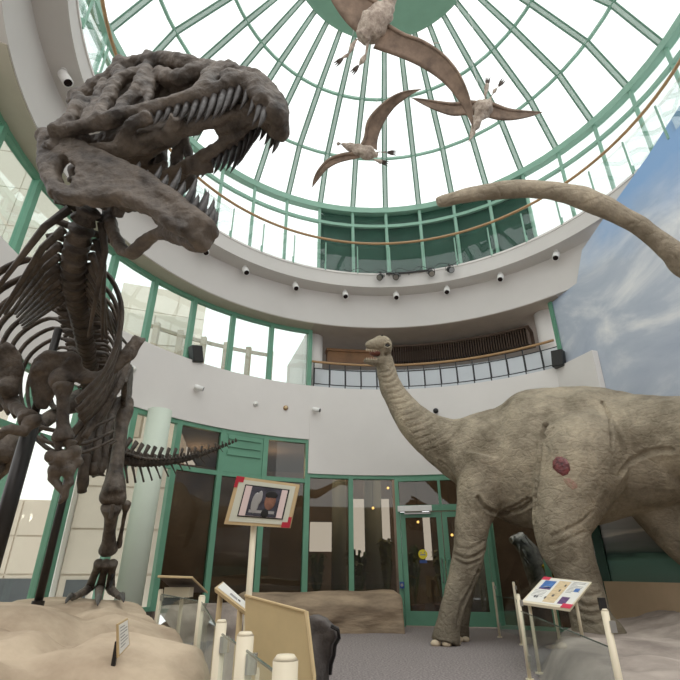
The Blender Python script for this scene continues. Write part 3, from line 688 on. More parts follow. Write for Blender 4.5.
plate_near(jw, outer[2:9]+[(172, 220), (150, 212), (132, 203), (115, 196), (100, 196), (88, 199), (72, 196), (70, 178), (74, 166), (62, 154), (54, 146)], .05)
plate_near(jw, [(46, 140), (58, 152), (52, 168), (56, 180), (72, 186), (70, 198), (57, 196), (47, 176), (43, 156)], .05)
both(jw.tube, smoothpts([onjaw(x, y) for x, y in [(57, 196), (72, 199), (88, 197), (104, 193), (120, 195), (140, 204), (158, 215), (174, 228), (190, 236)]]), [(.03, .045)]*25, 10)
both(jw.tube, smoothpts([onjaw(x, y) for x, y in [(46, 137), (44, 155), (48, 175), (57, 194)]]), .04, 10)
both(jw.tube, smoothpts([onjaw(x, y) for x, y in [(46, 136), (70, 143), (95, 154), (120, 166), (146, 180), (166, 196), (186, 213), (202, 228)]]), [.04]*15+[.05]*7, 10)
plate(jw, [(120, 165), (142, 175), (163, 187), (180, 203), (203, 222), (208, 232), (194, 240), (176, 234), (152, 212), (136, 196), (116, 184)], .05)
for x, y, r in ((44, 135, .05), (200, 226, .05), (192, 230, .05), (186, 223, .05)):
    p = onjaw(x, y); jw.ball(p, r); jw.ball(mir(p), r)
jt = onjaw(206, 230); jw.tube(smoothpts([jt, (jt+mir(jt))/2+sF*.01, mir(jt)]), .045, 10)
jt = onjaw(196, 238); jw.tube(smoothpts([jt, (jt+mir(jt))/2, mir(jt)]), .04, 10)
jaw = jw.build('lower_jaw', M['bone'], rex, True); organic(jaw, .0125, 3, .010, 8, .007, 26)
for i, (x, y) in enumerate([(122, 166), (132, 170), (142, 175), (151, 180), (160, 186), (168, 193), (176, 200), (184, 207), (192, 213), (199, 219), (205, 224), (210, 228)]):
    b0 = onjaw(x, y); ln = (.05, .06, .07, .09, .11, .13, .15, .14, .13, .12, .1, .08)[i]
    dv = (sU*.85+sF*.45).normalized()
    for p in (b0+sL*.02, mir(b0+sL*.02)): tooth(p-dv*.01, dv, ln*(1.6 if i % 2 else 1.0), .013+.05*ln, jaw)
# ---- backbone: neck, back, hips, tail
def vpt(x, y, d): return tuple(P(x, y, d))
spine_c = spline([vpt(112, 178, 2.85), vpt(101, 194, 2.85), vpt(89, 208, 2.85), vpt(83, 226, 2.9), vpt(77, 246, 3.0), vpt(74, 266, 3.2), vpt(75, 290, 3.6), vpt(80, 313, 4.2), vpt(84, 334, 4.8), vpt(87, 352, 5.3), vpt(90, 366, 5.8), vpt(94, 382, 6.3), vpt(98, 405, 6.6)], 12)
spine_c = [Vector(p) for p in spine_c]
def resample(P_, n):
    L_ = [0]
    for a, b in zip(P_, P_[1:]): L_.append(L_[-1]+(b-a).length)
    out = []; j = 0
    for i in range(n):
        t = L_[-1]*i/(n-1)
        while j < len(L_)-2 and L_[j+1] < t: j += 1
        f_ = (t-L_[j])/max(1e-9, L_[j+1]-L_[j]); out.append(P_[j]+(P_[j+1]-P_[j])*f_)
    return out
sp = resample(spine_c, 36)
def vertebra(p, t, r, spine_h, proc, name='vertebra', tilt=0.3):
    t = t.normalized(); lat, up = frame_for(t, Vector((t.y, -t.x, 0))); 
    if up.z < 0: up = -up
    q = MB()
    q.tube([p-t*r*.62, p-t*r*.5, p, p+t*r*.5, p+t*r*.62], [r*.9, r, r*.72, r, r*.9], 10)
    q.tube([p+up*r*.6, p+up*(r+spine_h*.5)-t*tilt*spine_h*.3, p+up*(r+spine_h)-t*tilt*spine_h*.6], [(r*.22, r*.5), (r*.18, r*.5), (r*.26, r*.6)], 6, ref=lat)
    for sg in (-1, 1):
        q.tube([p+up*r*.5, p+lat*sg*(r+proc*.6)+up*r*.7, p+lat*sg*(r+proc)+up*r*.45-t*.1*proc], [r*.35, r*.3, r*.22], 6)
        q.tube([p+up*r*.8+lat*sg*r*.4, p+up*r*1.1+lat*sg*r*.55-t*r*.9], r*.22, 6)
    o = q.build(name, M['bone_d'], rex, True); return lat, up
frames = []
for i, p in enumerate(sp):
    t = sp[max(i-1, 0)]-sp[min(i+1, len(sp)-1)]
    f_ = i/35
    r = .074+.022*min(1, f_*2)
    frames.append((p, t.normalized())+vertebra(p, t, r, .12+.2*f_, .09+.05*f_))
    if 2 <= i <= 11:                        # long thin neck ribs
        lat, up = frames[-1][2:]
        for sg in (-1, 1):
            e = p-t.normalized()*(.72)+lat*sg*(.26+.016*i)-up*.16
            q = MB(); q.tube([p+lat*sg*.09, p+lat*sg*(.17)-t.normalized()*.15-up*.05, e], [.026, .022, .01], 6); q.build('neck_rib', M['bone_d'], rex, True)
hd = Vector((.36, -.93, 0)).normalized(); lt = Vector((-hd.y, hd.x, 0))      # heading and the animal's left (towards +X)
dors = resample([x for x in spine_c if x.y > 2.75 and x.y < 5.75], 12)
for i, p in enumerate(dors):
    f_ = i/11; wdt = .40+.10*math.sin(PI*min(1, .25+f_*.75)); hgt = .62+.30*math.sin(PI*min(1, .3+.6*f_))
    if i > 9: hgt *= .7
    for sg in (-1, 1):
        a = lt*sg*(.74 if sg > 0 else 1.1); bk = -hd
        pts = [p+a*.07, p+a*wdt*.55+UP*.05+bk*.03, p+a*wdt*.92-UP*.16*hgt+bk*.07, p+a*wdt*1.0-UP*.45*hgt+bk*.12, p+a*wdt*.86-UP*.75*hgt+bk*.16, p+a*wdt*.55-UP*1.0*hgt+bk*.12]
        q = MB(); q.tube(smoothpts(pts, 4), [(.018, .036)]*13+[(.017, .044)]*6+[(.015, .032)]*2, 8, ref=a+UP*.3); q.build('rib', M['bone_d'], rex, True)
# belly ribs (gastralia) hanging under the chest
for i in range(5):
    f_ = i/4; c = dors[6]+(dors[11]-dors[6])*f_-UP*(.98+.1*math.sin(PI*f_))
    for sg in (-1, 1):
        q = MB(); q.tube(smoothpts([c, c+lt*sg*.2+UP*.05-hd*.06, c+lt*sg*.42+UP*.22-hd*.14], 3), [.02]*4+[.014]*3, 6); q.build('belly_rib', M['bone_d'], rex, True)
# ---- shoulder girdle and arms
def slab(pp, d, th, name, m=M['bone'], vox=.02, extra=None, amp=.012):
    q = MB(); pl = [P(x, y, d if not callable(d) else d(x)) for x, y in pp]; off = ray(60, 370).normalized()*th
    q.prism(pl, off)
    if extra: extra(q)
    o = q.build(name, m, rex, True); return organic(o, vox, 4, amp, 7, .006, 24)
def ex1(q):
    q.tube(smoothpts([P(70, 372, 3.9), P(84, 376, 3.85), P(98, 376, 3.83), P(113, 369, 3.82), P(127, 356, 3.86), P(140, 336, 3.92)], 4), [(.07, .03)]*6+[(.055, .028)]*10+[(.08, .028)]*5, 8, ref=UP)
    q.ball(P(62, 380, 3.85), .1); q.ball(P(72, 362, 3.88), .06); q.ball(P(40, 368, 3.86), .06)
slab([(30, 368), (33, 358), (46, 350), (58, 352), (73, 350), (82, 357), (84, 370), (82, 378), (70, 383), (58, 388), (54, 394), (47, 410), (37, 410), (31, 396), (28, 382)], 3.85, .07, 'shoulder_blade', extra=ex1)
def ex2(q):
    q.ball(P(8, 388, 3.9), .09); q.tube(smoothpts([P(2, 372, 3.9), P(-14, 372, 4.1), P(-34, 352, 4.6)]), [(.06, .03)]*7, 8, ref=UP)
slab([(-6, 348), (6, 341), (16, 346), (22, 357), (24, 374), (19, 388), (11, 400), (7, 411), (0, 409), (-6, 398), (-10, 372)], 3.9, .07, 'shoulder_blade', extra=ex2)
def bone(name, a, b, r, r1=None, r2=None, bend=None, m=None, vox=.016, amp=.006):
    q = MB(); q.bone(a, b, r, r1, r2, 10, bend); o = q.build(name, m or M['bone'], rex, True); return organic(o, vox, 2, amp, 9, amp*.6, 30)
bone('upper_arm', P(63, 382, 3.8), P(63, 442, 3.68), .045, .085, .085)
bone('forearm', P(60, 440, 3.68), P(54, 466, 3.6), .028, .055, .05)
bone('forearm', P(70, 440, 3.70), P(68, 466, 3.62), .03, .06, .055)
hand = MB()
for x, y, d, r in ((52, 456, 3.62, .055), (62, 458, 3.6, .06), (74, 452, 3.66, .055), (56, 470, 3.6, .06), (68, 470, 3.6, .06), (77, 462, 3.66, .045)): hand.ball(P(x, y, d), r)
hand.tube([P(53, 468, 3.6), P(52, 478, 3.58), P(60, 486, 3.57)], [.04, .035, .03]); hand.tube([P(68, 472, 3.6), P(70, 484, 3.57), P(64, 490, 3.55)], [.045, .036, .03])
hand.tube([P(66, 488, 3.55), P(65, 498, 3.54), P(59, 503, 3.52), P(56, 503, 3.52)], [.03, .026, .016, .006]); hand.tube([P(57, 484, 3.56), P(62, 492, 3.55), P(67, 497, 3.54)], [.028, .02, .006])
organic(hand.build('hand', M['bone'], rex, True), .014, 2, .008, 12)
bone('upper_arm', P(8, 400, 3.95), P(30, 420, 3.75), .05, .08, .08)
h2 = MB(); h2.tube([P(30, 418, 3.75), P(24, 432, 3.68), P(8, 428, 3.6)], [.06, .05, .04]); h2.ball(P(34, 421, 3.74), .06); h2.tube([P(8, 428, 3.6), P(-6, 440, 3.55), P(-10, 452, 3.53)], [.04, .03, .008])
organic(h2.build('forearm', M['bone'], rex, True), .014, 2, .006, 12)
# ---- pelvis
hip = Vector((-3.18, 6.25, 3.18))
for sg, nm in ((1, 'a'), (-1, 'b')):
    q = MB(); o_ = hip+lt*sg*.2
    q.prism([o_+hd*.75+UP*.02, o_+hd*.6+UP*.32, o_+hd*.1+UP*.45, o_-hd*.5+UP*.36, o_-hd*.75+UP*.1, o_-hd*.35-UP*.12, o_-hd*.1-UP*.02, o_+hd*.2-UP*.14, o_+hd*.5-UP*.05], lt*sg*.07)
    q.ball(o_-hd*.0-UP*.08, .13)
    organic(q.build('hip_bone', M['bone_d'], rex, True), .025, 3, .012, 6)
q = MB(); 
for sg in (-1, 1): q.tube([hip+lt*sg*.17+hd*.2-UP*.05, hip+lt*sg*.1+hd*.5-UP*.55, hip+hd*.62-UP*1.05], [.06, .05, .05], 8)
q.tube([hip+hd*.95-UP*1.02, hip+hd*.62-UP*1.08, hip+hd*.3-UP*1.2], [(.06, .05), (.09, .06), (.05, .05)], 8)
organic(q.build('pubis', M['bone_d'], rex, True), .022, 3, .008, 8)
q = MB()
for sg in (-1, 1): q.tube([hip+lt*sg*.17-hd*.15-UP*.05, hip+lt*sg*.08-hd*.35-UP*.5, hip-hd*.55-UP*.95], [.055, .04, .035], 8)
organic(q.build('ischium', M['bone_d'], rex, True), .022, 3, .008, 8)
# long flank strap bones running to the hips
for x0, y0, x1, y1 in ((125, 362, 76, 444), (131, 352, 84, 438), (118, 372, 70, 436)):
    q = MB(); q.tube(smoothpts([P(x0, y0, 4.6), P((x0*2+x1)/3+5, (y0*2+y1)/3+2, 4.4), P((x0+x1*2)/3, (y0+y1*2)/3+4, 4.25), P(x1, y1, 4.15)], 4), [(.035, .022)]*13, 8); q.build('belly_rib', M['bone'], rex, True)
for x0, x1, d in ((84, 83, 5.3), (93, 94, 5.4), (101, 100, 5.5)):
    q = MB(); q.tube(smoothpts([P(x0+10, 415, d+.2), P(x0+4, 445, d), P(x1, 475, d-.1), P(x1-1, 492 if x0 == 84 else 462, d-.1)], 3), [.05]*4+[.06]*4+[.05]*2, 8); q.build('gastral_rod', M['bone_d'], rex, True)
# ---- legs
def leg(hp, kn, an, fo, toes, s=1.0):
    th_ = MB(); th_.bone(hp, kn, .082*s, .14*s, .15*s, 12, hd*.05); th_.ball(kn-hd*.02+lt*.05, .11*s); th_.ball(kn-lt*.07, .1*s); th_.ball(hp+UP*.02, .13*s)
    organic(th_.build('thigh_bone', M['bone'], rex, True), .02, 3, .01, 6)
    sh = MB(); sh.bone(kn-UP*.08, an, .075*s, .13*s, .12*s, 12); sh.prism([kn-UP*.12+hd*.05, kn-UP*.1+hd*.19, kn-UP*.3+hd*.12], lt*.05)
    organic(sh.build('shin_bone', M['bone'], rex, True), .02, 3, .01, 6)
    fb = MB(); fb.bone(kn-UP*.04+lt*.17-hd*.02, an+UP*.06+lt*.11, .026*s, .055*s, .04*s, 8); organic(fb.build('fibula', M['bone'], rex, True), .014, 2, .004, 8)
    for j, (dx_, tip) in enumerate(zip((-.1, 0.0, .1), toes)):
        mt = MB(); a = an-UP*.1+lt*dx_*.75; b = fo+lt*dx_*1.25+UP*.02
        mt.bone(a, b, .047*s, .07*s, .066*s, 10, bend=-hd*.03); organic(mt.build('foot_bone', M['bone'], rex, True), .014, 2, .004, 8)
        to = MB(); v = tip-b
        to.tube([b+UP*.01, b+v*.15, b+v*.3, b+v*.34, b+v*.52, b+v*.6, b+v*.75], [.05, .054, .04, .047, .036, .04, .03], 9)
        tw = to.build('toe', M['bone'], rex, True)
        cl_ = MB(); cl_.tube([b+v*.74, b+v*.84+UP*.03, b+v*.96+UP*.005, tip-UP*.02], [.036, .035, .02, .006], 8); cl_.build('claw', M['tooth'], tw, True)
    d1 = MB(); d1.tube([an-UP*.24-hd*.1+lt*.1, an-UP*.34-hd*.13+lt*.1, an-UP*.42-hd*.08+lt*.1], [.03, .025, .006], 8); d1.build('spur_claw', M['tooth'], rex, True)
def onrock(px, py, z=.775): return PZ(px, py, z)
leg(P(124, 405, 6.6), P(113, 497, 5.95), P(108, 553, 6.12), PZ(99, 591, .84), [onrock(66, 601, .78), onrock(98, 603, .78), onrock(124, 600, .78)])
fo2 = Vector((-4.35, 5.1, .83))
leg(hip-lt*.33-UP*.05, Vector((-3.36, 4.72, 2.12)), Vector((-4.15, 5.35, 1.38)), fo2, [Vector((-4.55, 4.55, .79)), Vector((-4.2, 4.45, .79)), Vector((-3.95, 4.65, .79))])
# ---- tail
tail_c = [Vector(p) for p in spline([tuple(hip-hd*.3+UP*-.05), vpt(108, 450, 6.95), vpt(122, 459, 7.2), vpt(146, 463, 7.6), vpt(176, 461, 8.05), (vpt(203, 454, 8.5)), vpt(236, 441, 9.0)], 10)]
tv = resample(tail_c, 46)
for i, p in enumerate(tv):
    f_ = i/45; t = tv[max(i-1, 0)]-tv[min(i+1, 45)]
    r = .085*(1-f_)+.024; sh_ = .30*(1-f_)**1.0+.03
    vertebra(p, t, r, sh_ if i % 2 else sh_*.35, .12*(1-f_)+.01, 'tail_vertebra', .9)
    if 1 < i < 43 and i % 2 == 0:
        tt = t.normalized(); lat, up = frame_for(tt, Vector((tt.y, -tt.x, 0)))
        if up.z < 0: up = -up
        q = MB(); q.tube([p-up*r*.9-tt*r*.6, p-up*(r+sh_*.55)-tt*sh_*.5, p-up*(r+sh_*1.0)-tt*sh_*.7], [r*.3, r*.2, r*.22], 6); q.build('chevron', M['bone_d'], rex, True)
# ---- mounting poles standing on the rock
pt = Vector((-2.56, 3.9, 0))
sp1 = thing('support_pole', 'thick dark steel pole under the skeleton chest with a wider lower sleeve', 'pole', pt+UP*.72)
q = MB(); q.tube([pt+UP*.66, pt+UP*2.25], .062, 16); q.build('sleeve', M['steel_d'], sp1, True)
q = MB(); q.tube([pt+UP*2.2, pt+UP*3.05], .034, 12); q.build('pole', M['steel_d'], sp1, True)
q = MB(); q.tube([pt+UP*.68, pt+UP*.74], .12, 16); q.build('base_plate', M['steel_d'], sp1)
pt = PZ(38, 603, .78); pt.z = 0
sp2 = thing('support_pole', 'slim dark steel pole standing on the rock next to the skeleton foot', 'pole', pt+UP*.72)
q = MB(); q.tube([pt+UP*.68, pt+UP*2.95], .04, 12); q.build('pole', M['steel_d'], sp2, True)
q = MB(); q.tube([pt+UP*.74, pt+UP*.8], .06, 12); q.build('collar', M['steel_d'], sp2)
# ================================================================== long-necked dinosaur (life-size model)
sau = thing('sauropod_model', 'life-size grey brown long-necked dinosaur model with a wounded thigh walking beside the rock', 'dinosaur model', (3.0, 8.5, 0))
sb = MB()
def chain(lst, k=5, n=16, ref=UP, flat=1.0):
    """(px, py, half width in px, depth[, lateral ratio])"""
    q = spline([(x, y, h, d) for x, y, h, d in lst], k)
    sb.tube([P(x, y, d) for x, y, h, d in q], [(h*d/F, h*d/F*flat) for x, y, h, d in q], n, ref)
# trunk and neck
chain([(384, 356, 8.5, 10.3), (386, 370, 9.5, 10.3), (391, 387, 11, 10.25), (400, 403, 13.5, 10.15), (413, 420, 17, 10.0), (430, 434, 21.5, 9.85), (450, 445, 28, 9.65), (472, 451, 39, 9.5), (490, 454, 46, 9.4)], 5, 18, Vector((.6, .2, 1)))
chain([(452, 446, 26, 9.65), (470, 451, 38, 9.5), (488, 456, 49, 9.4), (512, 459, 62, 9.25), (540, 457.5, 69.5, 9.05), (575, 453.5, 68, 8.8), (610, 451, 64.5, 8.5), (645, 450, 57, 8.1), (680, 446, 48, 7.65)], 5, 24, UP, .86)
tailp = [tuple(P(640, 440, 8.1)), tuple(P(675, 436, 7.6)), tuple(P(712, 432, 7.1)), (5.62, 6.2, 3.0), (5.75, 5.35, 3.08), (5.45, 4.6, 3.2), (4.95, 4.25, 3.5), (4.35, 4.15, 3.7), tuple(P(690, 264, 5.0)), tuple(P(672, 251, 5.0)), tuple(P(638, 225, 5.02)), tuple(P(602, 205.5, 5.05)), tuple(P(565, 193, 5.1)), tuple(P(540, 189.5, 5.15)), tuple(P(508, 189.5, 5.2)), tuple(P(472, 194, 5.25)), tuple(P(446, 200, 5.3)), tuple(P(436, 202.5, 5.3))]
tailr = [.78, .66, .55, .44, .37, .325, .27, .22, .17, .135, .118, .108, .1, .094, .087, .082, .074, .066, .058, .022]
tq = spline([p+(r,) for p, r in zip(tailp, tailr)], 5)
sb.tube([Vector(p[:3]) for p in tq], [(p[3], p[3]*.92) for p in tq], 18, UP)
# limbs
RX = Vector((1, .2, 0))
chain([(488, 462, 30, 8.95), (482, 485, 25, 8.8), (477, 505, 21, 8.65), (473, 523, 17.5, 8.5), (470, 545, 15.5, 8.38), (467, 562, 15.5, 8.28), (462, 580, 13.5, 8.15), (456, 600, 12.5, 8.0), (450, 618, 12.5, 7.88), (447, 634, 14, 7.8), (446, 643, 15, 7.74)], 4, 16, RX)
chain([(486, 480, 20, 9.6), (479, 510, 15, 9.3), (472, 540, 12.5, 9.05), (467, 568, 12, 8.85), (462, 595, 11, 8.65), (458, 620, 11.5, 8.45), (457, 634, 12.5, 8.36), (457, 641, 13, 8.3)], 4, 16, RX)
chain([(596, 425, 22, 8.45), (586, 445, 40, 8.15), (578, 467, 43, 8.0), (571, 490, 37, 7.85), (565, 512, 31, 7.72), (562, 530, 27, 7.6), (567, 550, 25.5, 7.45), (575, 570, 22, 7.3), (583, 590, 19.5, 7.14), (588, 606, 19.5, 7.0), (592, 620, 22, 6.9), (597, 632, 27, 6.82), (599, 641, 31, 6.78)], 4, 18, RX)
chain([(632, 444, 30, 8.5), (644, 466, 38, 8.4), (656, 486, 37, 8.25), (673, 510, 35, 8.05), (695, 538, 31, 7.75), (722, 566, 26, 7.35), (738, 592, 23, 7.0), (746, 614, 24, 6.75), (750, 632, 27, 6.6)], 4, 18, RX)
# shoulder, hip and belly masses
def blob(x, y, d, rx, ry=None, rz=None): sb.ball(P(x, y, d), (rx, ry or rx, rz or rx), 18, 12)
blob(476, 458, 9.05, .5, .35, .62); blob(596, 436, 8.35, .78, .5, .85); blob(646, 466, 8.2, .5, .5, .45); blob(520, 470, 9.2, .85, .8, .85)
# head
HD = 10.25
def hp(x, y, d=0): return P(x, y, HD+d)
def htube(lst, n=14, k=3):
    q = spline([(x, y, h, d, w) for x, y, h, d, w in lst], k)
    sb.tube([hp(x, y, d) for x, y, h, d, w in q], [(h*HD/F, h*HD/F*w) for x, y, h, d, w in q], n, UP)
htube([(385, 353, 7, 0, 1), (384.5, 346.5, 8.2, 0, 1.1), (381.5, 343, 8.6, -.02, 1.15), (376, 344, 7.4, -.05, 1.2), (371, 344.5, 5.2, -.08, 1.3), (367, 346, 3.6, -.1, 1.3), (365.5, 346.8, 2.4, -.1, 1.2)])
htube([(385, 358.5, 7, 0, 1.1), (380, 361.5, 4.8, -.02, 1.3), (375, 362.5, 3.8, -.05, 1.5), (368, 361.5, 3.0, -.09, 1.6), (364, 359.5, 2.2, -.1, 1.4)])
sb.ball(hp(382, 336.5, -.12), (.06, .06, .05)); sb.ball(hp(386, 341.5, -.15), (.07, .06, .045))
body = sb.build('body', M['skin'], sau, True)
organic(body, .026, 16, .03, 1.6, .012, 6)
bpy.context.view_layer.update()
def tree_of(o):
    return BVHTree.FromPolygons([o.matrix_world @ v.co for v in o.data.vertices], [list(p.vertices) for p in o.data.polygons])
sau.matrix_world; bt = tree_of(body)
def hit(px, py): return bt.ray_cast(ORG, ray(px, py).normalized())
# folds of the hide: grooves pressed into the mesh along wrinkle lines
folds = [([(546, 425), (542, 440), (540, 460), (538, 480), (536, 500), (534, 520)], .10, .045),
         ([(553, 428), (546, 436), (541, 447)], .045, .03),
         ([(478, 498), (486, 508), (500, 514), (516, 511), (530, 503), (537, 492)], .085, .04),
         ([(482, 504), (494, 511), (512, 508), (528, 499)], .05, .035),
         ([(602, 402), (608, 413), (611, 430), (612, 448)], .06, .03),
         ([(455, 554), (466, 558), (478, 555), (486, 548)], .06, .028), ([(456, 560), (467, 565), (480, 560)], .05, .026), ([(458, 547), (470, 549), (484, 541)], .02, .025),
         ([(478, 572), (470, 590), (462, 606), (458, 622)], .07, .035),
         ([(552, 536), (566, 530), (582, 522), (592, 512)], .03, .03), ([(552, 546), (568, 540), (584, 532)], .025, .03),
         ([(572, 598), (586, 606), (602, 604)], .035, .03), ([(572, 608), (590, 615), (607, 611)], .035, .03), ([(574, 590), (588, 596), (600, 593)], .025, .03), ([(574, 618), (590, 624), (608, 620)], .025, .025),
         ([(440, 462), (450, 470), (456, 482), (458, 500)], .03, .04), ([(620, 475), (630, 462), (650, 452), (670, 450)], .04, .05)]
for i in range(15):
    f_ = i/14; x = 388+f_**1.3*62; y = 372+f_*68; h = 8+f_*18; ax_ = (-.42-.35*f_, .55+.0*f_)
    folds.append(([(x-h*.9, y+h*.35*(.2+f_)), (x, y-h*.02), (x+h*.55, y-h*.75)], .020+.012*f_, .024))
me = body.data; vs = me.vertices; off = sau.location
from mathutils import kdtree
kd = kdtree.KDTree(len(vs))
for v in vs: kd.insert(v.co+off, v.index)
kd.balance()
nor = [v.normal.copy() for v in vs]; disp = {}
for line, dep, w_ in folds:
    dense = spline(line, 10)
    for x, y in dense:
        loc, n_, _, dist = hit(x, y)
        if loc is None: continue
        for co_, idx, dd in kd.find_range(loc, w_*2.2):
            a = -dep*math.exp(-(dd/w_)**2)+dep*.25*math.exp(-((dd-w_*1.5)/(w_*.6))**2)
            if abs(a) > abs(disp.get(idx, 0)): disp[idx] = a
for i, a in disp.items(): vs[i].co += nor[i]*a
me.update(); bt = tree_of(body)
# eyes, nostrils, mouth, teeth
loc, n_, _, _ = hit(387.3, 346)
if loc:
    q = MB(); q.ball(loc+ray(388, 345)*.012, .06, 12, 8); q.build('eye', M['eye'], sau, True)
    q = MB(); q.tube(smoothpts([loc+Vector((-.075, -.03, .015)), loc+Vector((0, -.05, .07)), loc+Vector((.075, -.03, .015))]), .022, 8); q.tube(smoothpts([loc+Vector((-.07, -.03, -.015)), loc+Vector((0, -.045, -.065)), loc+Vector((.075, -.03, -.015))]), .018, 8); q.build('eyelid', M['skin'], sau, True)
q = MB(); q.ball(hp(375.5, 353.5, -.02), (.13, .1, .055), 12, 8); q.build('mouth_lining', M['skinmouth'], sau, True)
q = MB(); q.ball(hp(372, 358.6, -.08), (.11, .06, .02), 10, 6); q.build('tongue', mat('tongue', (134, 88, 70), .4), sau, True)
for i in range(8):
    x = 366.5+i*1.7; 
    q = MB(); q.tube([hp(x, 348.6+.22*i, -.16+.012*i), hp(x-.2, 351.2+.22*i, -.17+.012*i)], [.014, .005], 6); q.build('tooth', M['nail'], sau)
for i in range(7):
    x = 366.5+i*1.7; q = MB(); q.tube([hp(x, 359.6, -.16), hp(x, 357.4, -.16)], [.012, .004], 6); q.build('tooth', M['nail'], sau)
loc, n_, _, _ = hit(382, 335.5)
if loc: q = MB(); q.ball(loc, (.03, .02, .015), 8, 6); q.build('nostril', M['eye'], sau, True)
# toenails
for (x, y, d, r) in ((436, 645, 7.66, .085), (447, 647, 7.6, .08), (457, 645, 7.66, .06), (450, 644, 8.1, .05), (458, 646, 8.05, .095), (466, 644, 8.1, .07)):
    p = P(x, y, d); p.z = max(p.z, .035); q = MB(); q.ball(p, (r, r*.8, r*.62), 10, 7); q.build('toenail', M['nail'], sau, True)
# wound on the thigh and the grazed skin under it
def patch(name, m, ring, lift, lumps, lr):
    q = MB(); c = (sum(x for x, y in ring)/len(ring), sum(y for x, y in ring)/len(ring)); vs_ = []; K = 5; n = len(ring)
    for j in range(K+1):
        for x, y in ring:
            t = j/K; h_ = hit(c[0]+(x-c[0])*t, c[1]+(y-c[1])*t)
            p = h_[0]; vs_.append(p+h_[1]*(lift*(1-t**4)-.008*(j == K))*(1 if h_[1].dot(ray(*c)) < 0 else -1))
    fs_ = [(j*n+i, j*n+(i+1) % n, (j+1)*n+(i+1) % n, (j+1)*n+i) for j in range(K) for i in range(n)]
    q.add(vs_, fs_)
    for _ in range(lumps):
        a = random.uniform(0, 2*PI); t = random.random()**.6*.8; x = c[0]+t*7.5*math.cos(a); y = c[1]+t*9*math.sin(a); h_ = hit(x, y)
        q.ball(h_[0], (random.uniform(.5, 1)*lr, random.uniform(.5, 1)*lr, random.uniform(.5, 1)*lr), 7, 5)
    return q.build(name, m, sau, True)
patch('wound', M['wound'], [(552, 461), (556, 456), (562, 456), (567, 459), (570, 464), (571, 470), (568, 475), (563, 477), (557, 473), (552, 468)], .03, 26, .035)
patch('graze', M['graze'], [(562, 478), (569, 477), (574, 480), (579, 484), (578, 489), (573, 491), (568, 487), (564, 483)], .006, 0, .02)
# ================================================================== hanging pterosaurs
def pterosaur(label, d, wings, bodyq, legs, head=None, hook=None, anchor=None, hands=(), bulge=.10, grp=None):
    c = P(bodyq[0][0], bodyq[0][1], d)
    t = thing('pterosaur_model', label, 'pterosaur model', c, grp)
    q = MB()
    # wings: membrane between a leading and a trailing edge, cambered, with a finger bone along the leading edge
    q.cur = 1
    for lead, trail in wings:
        n = 22
        L_ = resample([Vector(p) for p in spline([tuple(P(x, y, d+dd)) for x, y, dd in lead], 8)], n); T_ = resample([Vector(p) for p in spline([tuple(P(x, y, d+dd)) for x, y, dd in trail], 8)], n)
        vs = []; K = 5
        for i in range(n):
            for k in range(K+1):
                f_ = k/K; p = L_[i]*(1-f_)+T_[i]*f_; w_ = (L_[i]-T_[i]).length
                vs.append(p+UP*(bulge*w_*4*f_*(1-f_)))
        m = len(vs); vs2 = [p+UP*.012 for p in vs]; fs = []
        for i in range(n-1):
            for k in range(K):
                a = i*(K+1)+k; fs.append((a, a+1, a+K+2, a+K+1)); fs.append((m+a, m+a+K+1, m+a+K+2, m+a+1))
        for i in range(n-1):
            for k in (0, K): a = i*(K+1)+k; fs.append((a, a+K+1, m+a+K+1, m+a))
        q.add(vs+vs2, fs)
        r0 = .035*d/8
        q.tube(L_, [r0*(1-.8*i/(n-1)) for i in range(n)], 7)
    q.cur = 0
    bq = spline([(x, y, r*.92, dd) for x, y, r, dd in bodyq], 7)
    q.tube([P(x, y, d+dd) for x, y, r, dd in bq], [r*d/F for x, y, r, dd in bq], 18)
    for lg in legs:
        pts = [P(x, y, d+dd) for x, y, dd in lg]
        q.tube(smoothpts(pts, 3), .017*d/7, 7)
        e = pts[-1]; v = (pts[-1]-pts[-2]).normalized(); sd = v.cross(ray(lg[-1][0], lg[-1][1])).normalized()
        q.cur = 2
        for k in (-1, 0, 1): q.tube([e, e+v*.06*d/7+sd*k*.02*d/7, e+v*.14*d/7+sd*k*.03*d/7], [.018*d/7, .016*d/7, .005], 6)
        q.cur = 0
    if head:
        hq = spline([(x, y, r, dd) for x, y, r, dd in head], 4); q.tube([P(x, y, d+dd) for x, y, r, dd in hq], [max(.004, r*d/F) for x, y, r, dd in hq], 9)
    for hx, hy, hd_ in hands:
        p = P(hx, hy, d+hd_)
        for k in (-1, 0, 1): q.tube([p, p+Vector((.03*k, -.03, -.05))*d/7], [.012, .004], 5)
    o = q.build('body', [M['ptero_body'], M['ptero_wing'], M['ptero_dark']], t, True)
    me_ = o.data; pale = {i for p_ in me_.polygons if p_.material_index == 0 for i in p_.vertices}
    for v in me_.vertices:
        if v.index in pale: v.co += v.normal*.05*d/7*noise.noise(v.co*(34/d)*2)
    a = Vector(anchor) if anchor else Vector((AX, AY, 14.2))
    for k in (-1, 1):
        w_ = MB(); w_.tube([c+Vector((.12*k, 0, .05)), a+Vector((.05*k, 0, 0))], .003, 4); w_.build('hanging_wire', M['chrome'], t)
    return t
def cq(lst): return [(280+x/2.429, y/2.429, dd) for x, y, dd in lst]
def cb(lst): return [(280+x/2.429, y/2.429, r, dd) for x, y, r, dd in lst]
